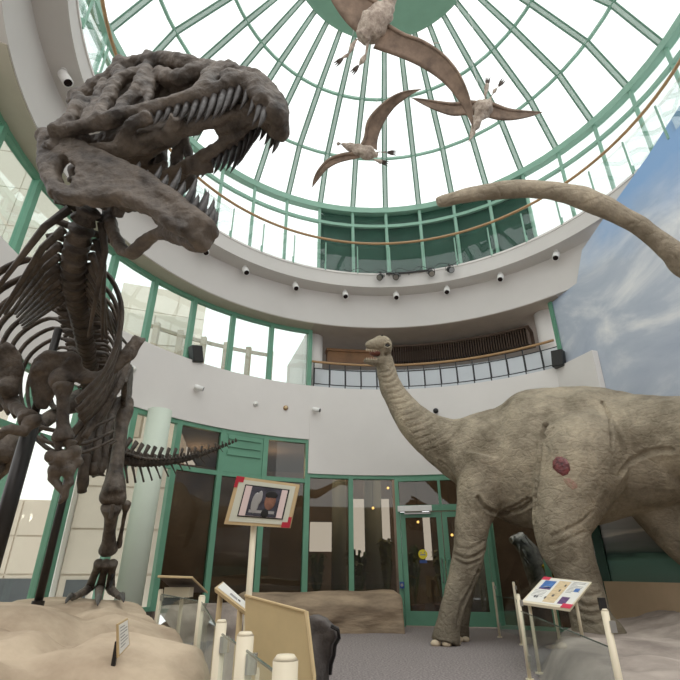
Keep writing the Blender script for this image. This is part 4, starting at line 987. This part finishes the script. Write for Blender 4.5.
pterosaur('largest pterosaur model with long brown wings and pale furry belly hanging nearest the dome cap', 6.6,
    [(cq([(262, 62, 0), (300, 84, -.02), (345, 100, -.06), (392, 130, -.1), (430, 172, -.12), (455, 222, -.1), (466, 268, -.06), (469, 312, 0)]),
      cq([(226, 118, .05), (262, 130, .05), (305, 146, .04), (350, 168, .02), (395, 200, 0), (430, 240, 0), (455, 282, 0), (469, 312, 0)])),
     (cq([(240, 8, 0), (215, -5, 0), (180, -40, -.05), (150, -90, -.08), (135, -150, -.05), (128, -210, 0)]),
      cq([(200, 92, .05), (165, 60, .05), (135, 20, .03), (112, -30, .02), (110, -110, 0), (128, -210, 0)]))],
    cb([(198, 92, 7, 0), (215, 75, 13, .02), (235, 52, 15.5, .02), (253, 32, 12, .0), (266, 10, 7, -.02), (276, -15, 6, -.05)]),
    [cq([(192, 92, 0), (180, 105, .02), (168, 128, .04), (152, 142, .05)]), cq([(214, 98, 0), (212, 122, .02), (200, 148, .04), (190, 160, .05)])],
    head=cb([(276, -15, 7, -.05), (284, -40, 9, -.08), (292, -70, 5, -.1), (300, -110, 1, -.15)]), hands=[(280+378/2.429, 104/2.429, -.1)], anchor=(AX-.2, AY-1.8, 14.3))
pterosaur('small pterosaur model with one wing raised in a curve, nearer the skeleton snout', 9.2,
    [(cq([(200, 352, 0), (208, 332, 0), (214, 296, -.1), (238, 264, -.2), (272, 236, -.3), (305, 222, -.35), (343, 217, -.4)]),
      cq([(236, 366, .05), (238, 336, .03), (254, 296, -.05), (278, 262, -.15), (300, 244, -.28), (320, 230, -.35), (343, 217, -.4)])),
     (cq([(184, 372, 0), (150, 376, .05), (118, 388, .1), (94, 412, .15), (82, 436, .2), (79, 455, .25)]),
      cq([(194, 384, .02), (165, 390, .05), (138, 398, .1), (112, 414, .15), (94, 436, .2), (79, 455, .25)]))],
    cb([(238, 377, 3, 0), (222, 374, 5.5, 0), (206, 369, 6.8, 0), (190, 364, 6, 0), (176, 358, 4, 0)]),
    [cq([(222, 376, 0), (240, 368, 0), (262, 370, .05)]), cq([(216, 380, 0), (232, 388, 0), (244, 392, .05)])],
    head=cb([(178, 358, 4, 0), (168, 355, 4.2, -.02), (158, 353, 2.2, -.04), (138, 348, .6, -.08)]), anchor=(AX+.2, AY+.4, 14.3))
pterosaur('small pterosaur model with level outstretched wings hanging nearest the dark tail tip', 9.0,
    [(cq([(478, 250, 0), (455, 248, 0), (420, 252, -.05), (375, 246, -.1), (345, 241, -.15), (319, 238, -.2)]),
      cq([(480, 282, .04), (455, 280, .03), (420, 282, 0), (385, 272, -.05), (350, 256, -.12), (319, 238, -.2)])),
     (cq([(505, 248, 0), (525, 256, 0), (555, 266, .05), (590, 270, .1), (615, 271, .15), (637, 273, .2)]),
      cq([(505, 286, .04), (530, 292, .04), (560, 293, .06), (592, 288, .1), (618, 281, .15), (637, 273, .2)]))],
    cb([(506, 244, 4, 0), (498, 256, 9, 0), (490, 270, 10, 0), (484, 282, 7, 0), (480, 292, 4, 0)]),
    [cq([(506, 246, 0), (516, 228, 0), (532, 208, .05)]), cq([(496, 246, 0), (500, 228, 0), (503, 206, .05)])],
    head=cb([(481, 290, 4, 0), (476, 302, 4.5, -.03), (470, 318, 2.2, -.05), (459, 346, .6, -.1)]), anchor=(AX+1.2, AY-.2, 14.25))
# ================================================================== rocks
def heightfield(name, xs, ys, hfun, m, label, cat, base=0.0, amp=.05):
    """closed rock: height field over a grid, dropped to the floor round its edge"""
    q = MB(); idx = {}; nx, ny = len(xs), len(ys); inside = {}
    for i, x in enumerate(xs):
        for j, y in enumerate(ys):
            h = hfun(x, y); inside[i, j] = h > 0
            idx[i, j] = len(q.v); q.v.append(Vector((x, y, base+max(0, h))))
    for i in range(nx-1):
        for j in range(ny-1):
            c = [(i, j), (i+1, j), (i+1, j+1), (i, j+1)]
            if any(inside[k] for k in c): q.f.append([idx[k] for k in c]); q.mi.append(0)
    o = q.build(name, m, None, True); bm = bmesh.new(); bm.from_mesh(o.data)
    bmesh.ops.delete(bm, geom=[v for v in bm.verts if not v.link_faces], context='VERTS')
    bm.to_mesh(o.data); bm.free()
    return tag(o, label, cat)
def rng(a, b, st): return [a+st*i for i in range(int(round((b-a)/st))+1)]
def sstep(t): t = max(0, min(1, t)); return t*t*(3-2*t)
def interp(pts, y):
    if y <= pts[0][0]: return pts[0][1]
    for (a, x), (b, z) in zip(pts, pts[1:]):
        if y <= b: return x+(z-x)*(y-a)/(b-a)
    return pts[-1][1]
LB = [(.9, -.40), (1.4, -.40), (2.0, -.42), (2.5, -.56), (3.0, -.56), (3.4, -.62), (4.0, -.80), (5, -1.3), (6, -1.88), (6.6, -2.22), (7.2, -2.8), (7.6, -3.4)]
BOULD = [(-3.2, 6.4, 1.5, .80), (-1.75, 4.75, .85, .76), (-1.15, 3.5, .85, .74), (-2.75, 4.3, 1.1, .84), (-2.0, 3.1, .85, .78), (-4.2, 4.9, 1.3, .84), (-1.0, 2.3, .75, .68), (-2.2, 2.1, .9, .72), (-3.5, 3.0, 1.1, .82), (-2.2, 5.6, .8, .76)]
def left_rock(x, y):
    d = interp(LB, y)-x; e = min(d, (7.6-y)*1.2, 5.85-math.hypot(x-AX, y-AY) if y > 2.5 else 9, x+5.2)
    if e <= 0: return 0
    top = interp([(.9, .42), (1.6, .55), (2.4, .62), (3.2, .70), (4.5, .76), (6, .76), (7.6, .73)], y)
    n1 = noise.noise(Vector((x*.8, y*.8, 3))); n2 = noise.noise(Vector((x*2.1, y*2.1, 7))); n3 = noise.noise(Vector((x*6, y*6, 1)))
    ter = .86+.14*sstep((d-.35-.25*n1)/.5)                              # a step set back from the rim
    dm = 0
    for bx_, by_, br_, bh_ in BOULD:
        d2 = ((x-bx_)**2+(y-by_)**2)/br_**2
        if d2 < 1: dm = max(dm, bh_*(1-d2)**.32)
    top = max(top*.80, min(dm, top*1.08))
    h = top*(sstep(e/.22)**.45)*ter + .06*n1*sstep(e/.8)+.05*n2*sstep(e/.5)-.06*max(0, 1-abs(n1*1.0+n2*.5)/.07)*sstep(e/.4)+.014*n3
    # flat seat for the foot and the pole
    for fx, fy, fr in ((-2.88, 6.5, .75), (-3.33, 6.03, .4), (-4.25, 4.8, .7)):
        w_ = math.exp(-((x-fx)**2+(y-fy)**2)/fr**2); h = h*(1-w_)+.755*w_
    return max(.01, h)
heightfield('sculpted_rock', rng(-5.2, -.34, .06), rng(.9, 7.6, .06), left_rock, M['rock_tan'], 'pale tan sculpted rock mound under the tyrannosaur skeleton', 'rock')
RB = [(2.6, 2.5), (3.6, 2.0), (4.6, 1.9), (5.5, 1.98), (6.4, 2.24), (7.4, 2.66), (8.2, 3.08), (8.9, 3.75), (9.5, 4.6)]
def right_rock(x, y):
    d = x-interp(RB, y); wall = 5.2+.2778*(10.34-y)-.2; e = min(d, wall-x+.2, (y-2.6), (9.4-y))
    if e <= 0 or x > wall: return 0
    n1 = noise.noise(Vector((x*.9, y*.9, 13))); n2 = noise.noise(Vector((x*2.3, y*2.3, 17))); n3 = noise.noise(Vector((x*6, y*6, 11)))
    top = interp([(2.6, .34), (5, .36), (7, .36), (8.5, .34), (9.4, .3)], y)+.22*sstep((x-4.2)/1.6)
    h = top*(sstep(e/.32)**.55)+(.08*n1+.06*n2)*sstep(e/.5)+.012*n3
    w_ = math.exp(-((x-3.7)**2+(y-7.9)**2)/.5**2); h = h*(1-w_)+.27*w_
    w_ = math.exp(-((x-5.35)**2+(y-7.25)**2)/.4**2); h = h*(1-w_)+.42*w_
    return max(.01, h)
heightfield('grey_rock_plinth', rng(1.9, 7.4, .06), rng(2.6, 9.4, .06), right_rock, M['rock_grey'], 'grey brown rock plinth under the big hind leg by the mural', 'rock')
# rock ledges along the foot of the windows
def ledge(name, a0, a1, r0, h, m, label, seed):
    q = MB(); n = int((a1-a0)/.6); prof = 14
    vs = []; 
    for i in range(n+1):
        a = a0+(a1-a0)*i/n; endf = min(1, min(i, n-i)/2.0)
        for k in range(prof):
            f_ = k/(prof-1)
            if f_ < .55: z = h*(f_/.55); r = r0+.10*math.sin(z*9+noise.noise(Vector((a*.12, z*2, seed)))*4)*.6+.28*(z/h)**3
            else: g_ = (f_-.55)/.45; z = h+.03*math.sin(g_*3); r = r0+.28+(5.9-r0-.28)*g_
            p = cyl(r, a, z); b_ = noise.noise(Vector((p.x*1.3, p.y*1.3, z*3.5+seed)))+.7*noise.noise(Vector((p.x*2.4, p.y*2.4, z*11+seed)))
            pin = min(1, (5.92-r)/.3) if f_ >= .55 else 1
            rr = r+.10*b_*pin if f_ < .95 else r
            zz = z*(1+.07*b_*pin)*(0.9+.1*endf)
            vs.append(cyl(rr, a, zz if k else 0))
    fs = []
    for i in range(n):
        for k in range(prof-1): fs.append((i*prof+k, (i+1)*prof+k, (i+1)*prof+k+1, i*prof+k+1))
    for i in (0, n): fs.append([i*prof+k for k in range(prof)]+[])
    q.add(vs, fs); return tag(q.build(name, m, None, True), label, 'rock ledge')
ledge('rock_ledge', -33, 1.9, 4.75, .66, M['rock_ledge'], 'brown layered rock ledge under the windows beside the glass door', 1)
ledge('rock_ledge', -48, -33.3, 4.9, .5, M['rock_grey'], 'long grey rock ledge under the windows behind the sign stands', 5)
# charcoal slab standing behind the tan board
q = MB(); D_ = 3.1
ol = [(308, 616), (316, 617), (323, 619), (328, 626), (335, 630), (336, 638), (332, 645), (331, 655), (328, 664), (327, 674)]
top_ = [P(x, y, D_) for x, y in ol]
b0 = top_[-1].copy(); b0.z = 0; b1 = top_[0].copy(); b1.z = 0
poly = [b1]+top_+[b0]
q.prism(poly, Vector((.03, .16, 0))); sl_ = q.build('stone_slab', M['slab'], None, True)
organic(sl_, .02, 2, .012, 9, .006, 25); tag(sl_, 'dark grey stone slab with a ragged edge standing behind the tan board', 'stone slab')
q = MB(); q.tube([p+Vector((.02, .0, 0)) for p in top_[3:]], .012, 6); q.build('black_edge', M['black'], sl_)
# ================================================================== guard posts and glass
def post(name, base, top, label, r=.024, group=None, cap=True, clampz=(.72, .22), foot=True):
    base = Vector(base); t = thing(name, label, 'post', base, group)
    q = MB(); q.tube([base, Vector((base.x, base.y, top))], r, 14); q.tube([Vector((base.x, base.y, top)), Vector((base.x, base.y, top+.012))], [r, r*.7], 14); q.build('tube', M['cream'], t, True)
    if foot: q = MB(); q.tube([base, base+UP*.018], r*2.1, 14); q.build('foot_plate', M['cream'], t)
    for z in clampz:
        q = MB(); q.box((base.x+r*1.0, base.y-r*.5, base.z+z), (.035, .03, .06)); q.build('glass_clamp', M['chrome'], t)
    return t
LP = [(-.137, 1.44), (-.33, 1.96), (-.52, 2.44), (-1.24, 4.9), (-2.18, 6.6)]
lab = ['stout cream guard post nearest the camera in front of the tan board', 'cream guard post at the near edge of the tan board with a metal clamp', 'slim cream guard post standing between rock mound and tan board', 'cream guard post rising behind the rock mound under the tilted reading stand', 'small cream guard post behind the rock next to the far reading table']
rr_ = [.032, .03, .024, .03, .028]
for (x, y), l_, r_ in zip(LP, lab, rr_): post('guard_post', (x, y, 0), .86, l_, r_, 'guard posts along the pale rock', clampz=(.78, .3))
def gpanel(p, q_, z0, z1, label, grp, edge=True):
    p = Vector(p); q_ = Vector(q_); d = (q_-p).normalized(); a = p+d*.05; b_ = q_-d*.05; n = Vector((-d.y, d.x, 0))*.008
    m = MB(); m.prism([Vector((a.x, a.y, z0))-n*.5, Vector((b_.x, b_.y, z0))-n*.5, Vector((b_.x, b_.y, z1))-n*.5, Vector((a.x, a.y, z1))-n*.5], n)
    o = tag(m.build('glass_guard_panel', M['glass_rail']), label, 'glass panel', grp)
    if edge: m = MB(); m.tube([Vector((a.x, a.y, z1)), Vector((b_.x, b_.y, z1))], .005, 6); m.build('top_edge', mat('dark glass edge', (70, 86, 80), .2), o)
    return o
gl = ['clear glass guard panel crossing in front of the tan board', 'clear glass guard panel between the two posts beside the tan board', 'long clear glass guard panel along the rock under the tilted reading stand', 'clear glass guard panel between the farthest posts behind the pale rock']
gpanel((.09, 1.42, 0), (-.137, 1.44, 0), .1, .80, 'narrow clear glass guard panel at the post nearest the camera', 'glass guards along the pale rock')
for i in range(4): gpanel((*LP[i], 0), (*LP[i+1], 0), .1, .82, gl[i], 'glass guards along the pale rock')
# right side, along the grey plinth
RPp = [((2.87, 10.1), .88), ((2.93, 9.1), .9), ((2.06, 6.3), .82), ((1.585, 3.3), .85)]
labr = ['slanting cream guard post standing next to the glass door and green post', 'cream guard post between the big front leg and the slanted reading panel', 'cream guard post at the near corner of the slanted reading panel', 'tall cream guard post with dark clamp in front of the grey rock plinth']
for ((x, y), h), l_ in zip(RPp, labr): post('guard_post', (x, y, 0), h, l_, .021, 'guard posts along the grey rock', clampz=(h-.08, .2))
q = MB(); q.box((1.585, 3.31, .885), (.035, .03, .07)); q.build('dark_clamp', M['black'], bpy.data.objects['guard_post.%03d' % 8])
glr = ['clear glass guard panel between the posts nearest the glass door', 'long clear glass guard panel behind the slanted reading panel', 'long clear glass guard panel in front of the grey rock plinth']
for i in range(3): gpanel((*RPp[i][0], 0), (*RPp[i+1][0], 0), .12, .66, glr[i], 'glass guards along the grey rock')
# ================================================================== signs and reading panels
def quadframe(c):
    """corners TL TR BR BL -> origin (BL), u (to the right), v (up), n (towards the viewer)"""
    TL, TR, BR, BL = [Vector(p) for p in c]; n = (TR-TL).cross(BL-TL); a = BR-ORG
    BR = ORG+a*((TL-ORG).dot(n)/a.dot(n)); return TL, TR, BR, BL
def onquad(c, u, v, lift=0):
    TL, TR, BR, BL = c; p = (BL*(1-u)+BR*u)*(1-v)+(TL*(1-u)+TR*u)*v; n = (BR-BL).cross(TL-BL).normalized()
    if n.dot(ORG-p) < 0: n = -n
    return p+n*lift
def qplate(c, u0, u1, v0, v1, l0, l1, mb=None):
    mb = mb or MB(); k = [onquad(c, u0, v0, l0), onquad(c, u1, v0, l0), onquad(c, u1, v1, l0), onquad(c, u0, v1, l0), onquad(c, u0, v0, l1), onquad(c, u1, v0, l1), onquad(c, u1, v1, l1), onquad(c, u0, v1, l1)]
    return mb.hexa(k)
# raised portrait sign
c = quadframe([P(237, 476, 3.62), P(299.5, 484.5, 3.55), P(289.7, 528, 3.42), P(224, 524, 3.49)])
base = PZ(250, 606, .86); base = Vector(((c[2]+c[3])/2).to_tuple()); base.z = 0; base += Vector((-.03, .06, 0))
t = thing('picture_sign', 'raised cream sign with red corners and a dark framed photo on a tall pole', 'sign', base)
q = MB(); q.tube([base+UP*.0, base+UP*1.48], .022, 12); q.build('pole', M['cream'], t, True)
qplate(c, 0, 1, 0, 1, -.025, 0).build('board', M['woodedge'], t)
bd = qplate(c, .06, .95, .06, .94, 0, .004).build('sheet', mat('pale green grey mount', (206, 206, 188), .6, var=.04), t)
for u0, u1, v0, v1 in ((0, .13, .88, 1), (0, .05, .76, .88), (.87, 1, 0, .12), (.95, 1, .12, .24)): qplate(c, u0, u1, v0, v1, .004, .007).build('red_corner', M['red'], t)
qplate(c, .17, .87, .17, .85, .004, .008).build('picture_frame', M['black'], t)
ph = qplate(c, .19, .85, .195, .825, .008, .010).build('photo', M['pink'], t)
qplate(c, .29, .76, .2, .825, .010, .012).build('dark_image', M['photo_dark'], ph)
q = MB(); p = onquad(c, .62, .54, .013); u_ = (onquad(c, 1, .5)-onquad(c, 0, .5)).normalized(); v_ = (onquad(c, .5, 1)-onquad(c, .5, 0)).normalized(); n_ = u_.cross(v_)
q.ball(p, (.042, .062, .004), 14, 8, (u_, v_, n_)); q.build('face', M['photo_skin'], ph, True)
q = MB(); q.ball(onquad(c, .62, .68, .0145), (.046, .03, .003), 12, 6, (u_, v_, n_)); q.ball(onquad(c, .58, .28, .0135), (.03, .03, .003), 12, 6, (u_, v_, n_)); q.build('dark_shape', M['black'], ph, True)
q = MB(); q.ball(onquad(c, .4, .48, .0135), (.03, .075, .003), 12, 6, (u_, v_, n_)); q.ball(onquad(c, .45, .6, .0145), (.02, .05, .003), 12, 6, (u_, v_, n_)); q.build('pale_shape', M['print_grey'], ph, True)
qplate(c, .33, .72, .27, .33, .013, .0145).build('caption_line', M['print_grey'], ph)
# slanted reading panel by the grey plinth
c = quadframe([P(544, 577, 6.6), P(592, 582, 6.5), P(570, 609, 5.75), P(521, 602, 5.8)])
bl, br_ = c[3], c[2]
t = thing('information_stand', 'slanted cream reading panel with red corners, blue picture and printed text on legs', 'information panel', ((c[0]+c[2])/2*1).to_tuple()[:2]+(0,))
qplate(c, 0, 1, 0, 1, -.03, 0).build('board', M['cream'], t)
sh = qplate(c, .03, .97, .06, .96, 0, .003).build('printed_sheet', M['paper'], t)
for u0, u1, v0, v1 in ((0, .16, .88, 1), (.80, 1, 0, .13)): qplate(c, u0, u1, v0, v1, .003, .006).build('red_corner', mat('crimson corner', (206, 52, 78), .5), t)
qplate(c, .10, .33, .55, .86, .003, .005).build('blue_picture', M['print_blue'], sh)
q = MB(); q.ball(onquad(c, .22, .62, .006), (.05, .05, .002), 8, 4); q.build('pale_spot', M['paper'], sh)
qplate(c, .10, .33, .52, .57, .003, .0055).build('picture_strip', M['print_purple'], sh)
qplate(c, .38, .62, .1, .9, .003, .005).build('tan_column', M['print_tan'], sh)
for u, v, w_ in ((.52, .5, .02), (.47, .3, .025), (.55, .7, .02), (.15, .2, .02), (.2, .2, .015), (.36, .2, .02)): qplate(c, u, u+w_*1.6, v, v+.07, .005, .007).build('small_figure', M['photo_dark'], sh)
qplate(c, .68, .84, .10, .34, .003, .005).build('purple_picture', M['print_purple'], sh)
qplate(c, .80, .90, .55, .68, .003, .005).build('blue_figure', M['print_blue'], sh)
for i in range(9): qplate(c, .66, .78 if i % 3 == 2 else .92, .9-.05*i, .915-.05*i, .003, .0045).build('text_line', M['print_grey'], sh)
for i in range(5): qplate(c, .06, .30, .46-.05*i, .472-.05*i, .003, .0045).build('text_line', M['print_grey'], sh)
for p, gz in ((onquad(c, .1, .12, -.03), 0), (onquad(c, .22, .8, -.03), 0), (onquad(c, .86, .5, -.03), .32)):
    q = MB(); q.tube([Vector((p.x, p.y, gz)), p], .02, 10); q.build('leg', M['cream'], t, True)
    if gz == 0: q = MB(); q.tube([Vector((p.x, p.y, 0)), Vector((p.x, p.y, .015))], .05, 12); q.build('foot_plate', M['cream'], t)
# tilted reading stand seen at an angle beside the sign pole
c = quadframe([P(223, 581.5, 3.75), P(247, 603, 3.35), P(246, 612, 3.25), P(214.5, 588, 3.65)])
t = thing('reading_stand', 'small wood edged reading stand with a white sheet seen from its side below the sign', 'information panel', ((c[0]+c[2])/2).to_tuple()[:2]+(0,))
qplate(c, 0, 1, 0, 1, -.03, 0).build('board', M['woodedge'], t); qq = qplate(c, .05, .95, .22, .95, 0, .004).build('printed_sheet', M['paper'], t)
qplate(c, .45, .7, .4, .6, .004, .006).build('picture', M['print_grey'], qq); qplate(c, .72, .8, .45, .6, .004, .006).build('picture', M['photo_dark'], qq)
for p in (onquad(c, .12, .3, -.03), onquad(c, .8, .3, -.03)): q = MB(); q.tube([Vector((p.x, p.y, 0)), p], .02, 10); q.build('leg', M['woodedge'], t, True)
# far reading table seen from behind
c = quadframe([P(158, 576.5, 5.8), P(192, 577.5, 5.8), P(207, 592.5, 6.5), P(176, 592.5, 6.5)])
t = thing('reading_table', 'thin reading table with a white block under its top seen from behind by the windows', 'information panel', ((c[0]+c[2])/2).to_tuple()[:2]+(0,))
q = MB(); q.prism([c[0], c[1], c[2], c[3]], Vector((0, 0, .015))); q.build('table_top', M['darkwall'], t)  # dark board colour stands in for the shadow on its underside
q = MB(); q.tube([c[0], c[1], c[2]], .014, 6); q.build('edge_trim', M['woodedge'], t)
q = MB(); ce = (c[0]+c[1]+c[2]+c[3])/4; q.box(ce-UP*.075+Vector((-.02, -.1, 0)), (.31, .2, .11)); q.build('bracket_block', M['cream'], t)
q = MB(); q.tube([Vector((ce.x, ce.y, 0)), ce-UP*.05], .025, 10); q.build('leg', M['cream'], t, True)
# big tan board seen from the back
TL = P(245.5, 595.5, 2.75); TR = P(305.5, 611.5, 2.45)
t = thing('tan_board', 'large plain tan board seen from behind with a clipped corner in front of the slab', 'information panel', ((TL+TR)/2).to_tuple()[:2]+(0,))
d_ = (TR-TL); d_.z = 0; nn = Vector((-d_.y, d_.x, 0)).normalized()*.022
BR = P(313, 676, 2.32); BL = P(243, 690, 2.60); BL.z = BR.z-.05
q = MB(); q.prism([TL, TR, BR, Vector((BR.x, BR.y, .22)), Vector((BL.x, BL.y, .22)), BL], nn); q.build('panel', M['tanboard'], t)
q = MB(); e_ = -nn*.1
q.tube([TL+e_, TR+e_, BR+e_], .008, 6); q.build('edge_trim', M['woodedge'], t)
for p in (TL+(TR-TL)*.2, TL+(TR-TL)*.8): q = MB(); q.tube([Vector((p.x, p.y, 0))+nn*2.4, Vector((p.x, p.y, .6))+nn*2.4], .02, 10); q.build('leg', M['cream'], t, True)
# small label card on the pale rock
c = quadframe([P(117.6, 624, 2.55), P(128, 618, 2.65), P(129.6, 645, 2.62), P(118, 658, 2.52)])
cz = left_rock(c[3].x, c[3].y)
t = thing('label_card', 'small framed white label card stuck upright on the pale rock mound', 'label card', (c[3].x, c[3].y, cz))
qplate(c, 0, 1, 0, 1, -.008, 0).build('card_back', M['woodedge'], t); s__ = qplate(c, .1, .92, .06, .94, 0, .003).build('card_sheet', M['paper'], t)
for i in range(7): qplate(c, .2, .82 if i % 3 else .6, .82-.1*i, .85-.1*i, .003, .004).build('text_line', M['print_grey'], s__)
q = MB(); p = onquad(c, .05, .3, -.015); q.box((p.x-.005, p.y+.02, (p.z+cz-.05)/2), (.02, .015, max(.05, p.z-cz+.1))); q.build('stake', M['black'], t)
# ================================================================== lights, cameras, loudspeakers
names = ['in shadow beside the skeleton skull', 'just under the skeleton lower jaw tip', 'second past the skeleton jaw tip', 'third past the skeleton jaw tip', 'just before the stage lamp bar begins', 'under the middle of the stage lamp bar', 'just beyond the stage lamps', 'between the stage lamps and the mural', 'last of its row, beside the mural']
for (a_, nm) in zip((-101.5, -52.1, -39.7, -24.7, -10.0, 4.9, 19.4, 34.3, 49.3), names):
    p = cyl(5.46, a_, 8.06); rad = (Vector((AX, AY, 0))-Vector((p.x, p.y, 0))).normalized()
    t = thing('spotlight', 'white can spotlight under the ring, '+nm, 'spotlight', p, 'can spotlights under the ring')
    q = MB(); q.tube([p, p-UP*.015], .045, 14); q.build('ceiling_plate', M['white'], t)
    q = MB(); q.tube([p-UP*.01, p-UP*.09], .012, 8); q.build('stem', M['white'], t)
    ax = (rad*.55-UP*.83).normalized(); a0_ = p-UP*.09-ax*.03; b_ = a0_+ax*.24
    q = MB(); q.tube([a0_, a0_+ax*.03, b_], [.05, .078, .08], 14); q.build('can', M['white'], t, True)
    q = MB(); q.tube([b_-ax*.004, b_+ax*.004], .064, 14); q.build('lens', M['lens'], t)
# black stage lamps on a bar
bar0 = cyl(5.12, -7, 8.36); 
t = thing('lamp_bar', 'black lighting bar with drooping cables fixed along the ring edge under the dome rail', 'lighting bar', cyl(5.1, 8, 8.4))
q = MB(); q.tube([cyl(5.1, a, 8.42) for a in range(2, 17, 2)], .03, 8); q.build('bar', M['black'], t)
q = MB(); q.tube([cyl(5.14, -11+i*.9, 8.55-.06*math.sin(i*.9)) for i in range(40)], .008, 5); q.build('cable', M['black'], t)
for a in (3, 9, 15): q = MB(); c_ = cyl(5.14, a, 8.42); q.tube([c_, c_+(Vector((c_.x-AX, c_.y-AY, 0)).normalized()*.1)], .012, 6); q.build('bracket', M['black'], t)
for a_, nm, rot in ((.3, 'first at the left end of the lighting bar', -.3), (5.2, 'second along the lighting bar, above the middle spotlight', -.2), (15.6, 'third, hung at the right end of the lighting bar', .2), (21.2, 'separate and farthest from the bar', .5)):
    p = cyl(5.08, a_, 8.42); rad = (Vector((AX, AY, 0))-Vector((p.x, p.y, 0))).normalized(); tg = Vector((rad.y, -rad.x, 0))
    t = thing('stage_lamp', 'black stage lamp, '+nm, 'stage lamp', p, 'black stage lamps')
    ax = (rad*.6-UP*.7-tg*rot).normalized(); a0_ = p-UP*.1-ax*.08
    q = MB(); q.tube([a0_, a0_+ax*.06, a0_+ax*.2], [.055, .085, .085], 14); q.build('housing', M['black'], t, True)
    q = MB(); q.tube([a0_+ax*.2, a0_+ax*.206], .07, 14); q.build('lens', M['chrome'], t)
    q = MB(); q.tube([p+UP*.02+tg*.0, p-UP*.0+tg*.1, p-UP*.12+tg*.1], .01, 6); q.tube([p+UP*.02, p-tg*.1, p-UP*.12-tg*.1], .01, 6); q.build('yoke', M['black'], t)
    q = MB(); q.tube([p+UP*.08, p-UP*.02], .014, 6); q.tube([cyl(5.08, a_, 8.5), cyl(5.3, a_, 8.52)], .014, 6); q.build('clamp', M['black'], t)
def wallcam(px, py, label):
    p = PR(px, py, 5.93); rad = (Vector((AX, AY, 0))-Vector((p.x, p.y, 0))).normalized(); tg = Vector((rad.y, -rad.x, 0))
    t = thing('security_camera', label, 'camera', p)
    q = MB(); q.tube([p, p+rad*.02], .06, 14); q.build('base', M['white'], t); q = MB(); q.tube([p+rad*.02, p+rad*.1-UP*.02], .018, 8); q.build('arm', M['white'], t)
    ax = (tg*-.75+rad*.5-UP*.25).normalized(); c_ = p+rad*.12
    q = MB(); q.tube([c_-ax*.1, c_-ax*.08, c_+ax*.1], [.04, .055, .055], 14); q.build('body', M['white'], t, True); q = MB(); q.tube([c_+ax*.09, c_+ax*.11], .047, 14); q.build('lens', M['lens'], t)
wallcam(196, 389, 'white bullet camera on the balcony band under the black loudspeaker by the windows')
wallcam(315, 411, 'white bullet camera on the balcony band left of the dinosaur head')
p = PR(436, 412, 5.93); rad = (Vector((AX, AY, 0))-Vector((p.x, p.y, 0))).normalized()
t = thing('security_camera', 'small black camera on the white band just behind the dinosaur neck', 'camera', p)
q = MB(); q.tube([p, p+rad*.02], .05, 12); q.build('base', M['white'], t); q = MB(); q.ball(p+rad*.1, .07, 12, 8); q.build('body', M['black'], t, True)
for px_, py_, m_, nm, l_ in ((255.5, 404, 'white', 'wall_sensor', 'small round white sensor on the balcony band'), (285.5, 408, 'wood', 'alarm_bell', 'small round brass coloured alarm on the balcony band'), (133, 369, 'white', 'wall_sensor', 'small round white knob on the band behind the shoulder blade')):
    p = PR(px_, py_, 5.93); rad = (Vector((AX, AY, 0))-Vector((p.x, p.y, 0))).normalized(); t = thing(nm, l_, 'sensor', p)
    q = MB(); q.tube([p-rad*.01, p+rad*.03], .06, 16); q.build('base', M[m_], t, True); q = MB(); q.ball(p+rad*.035, .035, 10, 6); q.build('dome', M['paper' if m_ == 'white' else 'tanboard'], t, True)
def speaker(px, py, r, label, tilt, w_=.26, h=.40):
    p = PR(px, py, r); rad = (Vector((AX, AY, 0))-Vector((p.x, p.y, 0))).normalized(); tg = Vector((-rad.y, rad.x, 0)); up = (UP+tg*tilt).normalized(); tg = up.cross(rad).normalized()
    t = thing('loudspeaker', label, 'loudspeaker', p)
    q = MB(); q.box(p, (w_, .2, h), (tg, rad, up)); o = q.build('cabinet', M['black'], t); md_ = o.modifiers.new('b', 'BEVEL'); md_.width = .015; md_.segments = 2
    q = MB(); q.box(p+rad*.102, (w_*.86, .01, h*.9), (tg, rad, up)); q.build('grille', mat('speaker grille', (42, 41, 40), .8, var=.2, scale=60), t)
    q = MB(); q.tube([p-rad*.1, p-rad*.25], .02, 8); q.build('bracket', M['black'], t)
speaker(196, 354.5, 5.95, 'black loudspeaker hung in front of the curved upper windows', -.25)
speaker(558.5, 359, 5.8, 'black loudspeaker beside the mural at the end of the balcony rail', .1)
# ------------------------------------------------------------------ camera, light
cam = bpy.data.cameras.new('camera'); co = bpy.data.objects.new('camera', cam); COL.objects.link(co)
co.location = ORG; co.rotation_euler = (PI/2+TH, 0, 0); cam.sensor_fit = 'HORIZONTAL'; cam.sensor_width = 36; cam.lens = F/680*36
cam.clip_start = .05; cam.clip_end = 200
SC.camera = co
w = bpy.data.worlds.new('sky'); SC.world = w; w.use_nodes = True
nt = w.node_tree; nt.nodes.clear()
bg = nt.nodes.new('ShaderNodeBackground'); wo = nt.nodes.new('ShaderNodeOutputWorld')
bg.inputs['Color'].default_value = (1.0, .99, .98, 1); bg.inputs['Strength'].default_value = 1.6
nt.links.new(bg.outputs[0], wo.inputs[0])
sl = bpy.data.lights.new('fill_sun', 'SUN'); sl.energy = 1.5; sl.angle = math.radians(55); sl.color = (1, .985, .96)
so = bpy.data.objects.new('fill_sun', sl); COL.objects.link(so); so.rotation_euler = (math.radians(24), math.radians(8), 0); so.location = (0, -4, 16)  # very soft sun added as fill for the dim lower room
SC.view_settings.view_transform = 'Standard'; SC.view_settings.look = 'None'
SC.view_settings.exposure = 0.0; SC.view_settings.gamma = 1.1
SC.cycles.max_bounces = 10; SC.cycles.transparent_max_bounces = 24; SC.cycles.diffuse_bounces = 5
SC.cycles.use_denoising = True
SC.cycles.caustics_reflective = False; SC.cycles.caustics_refractive = False
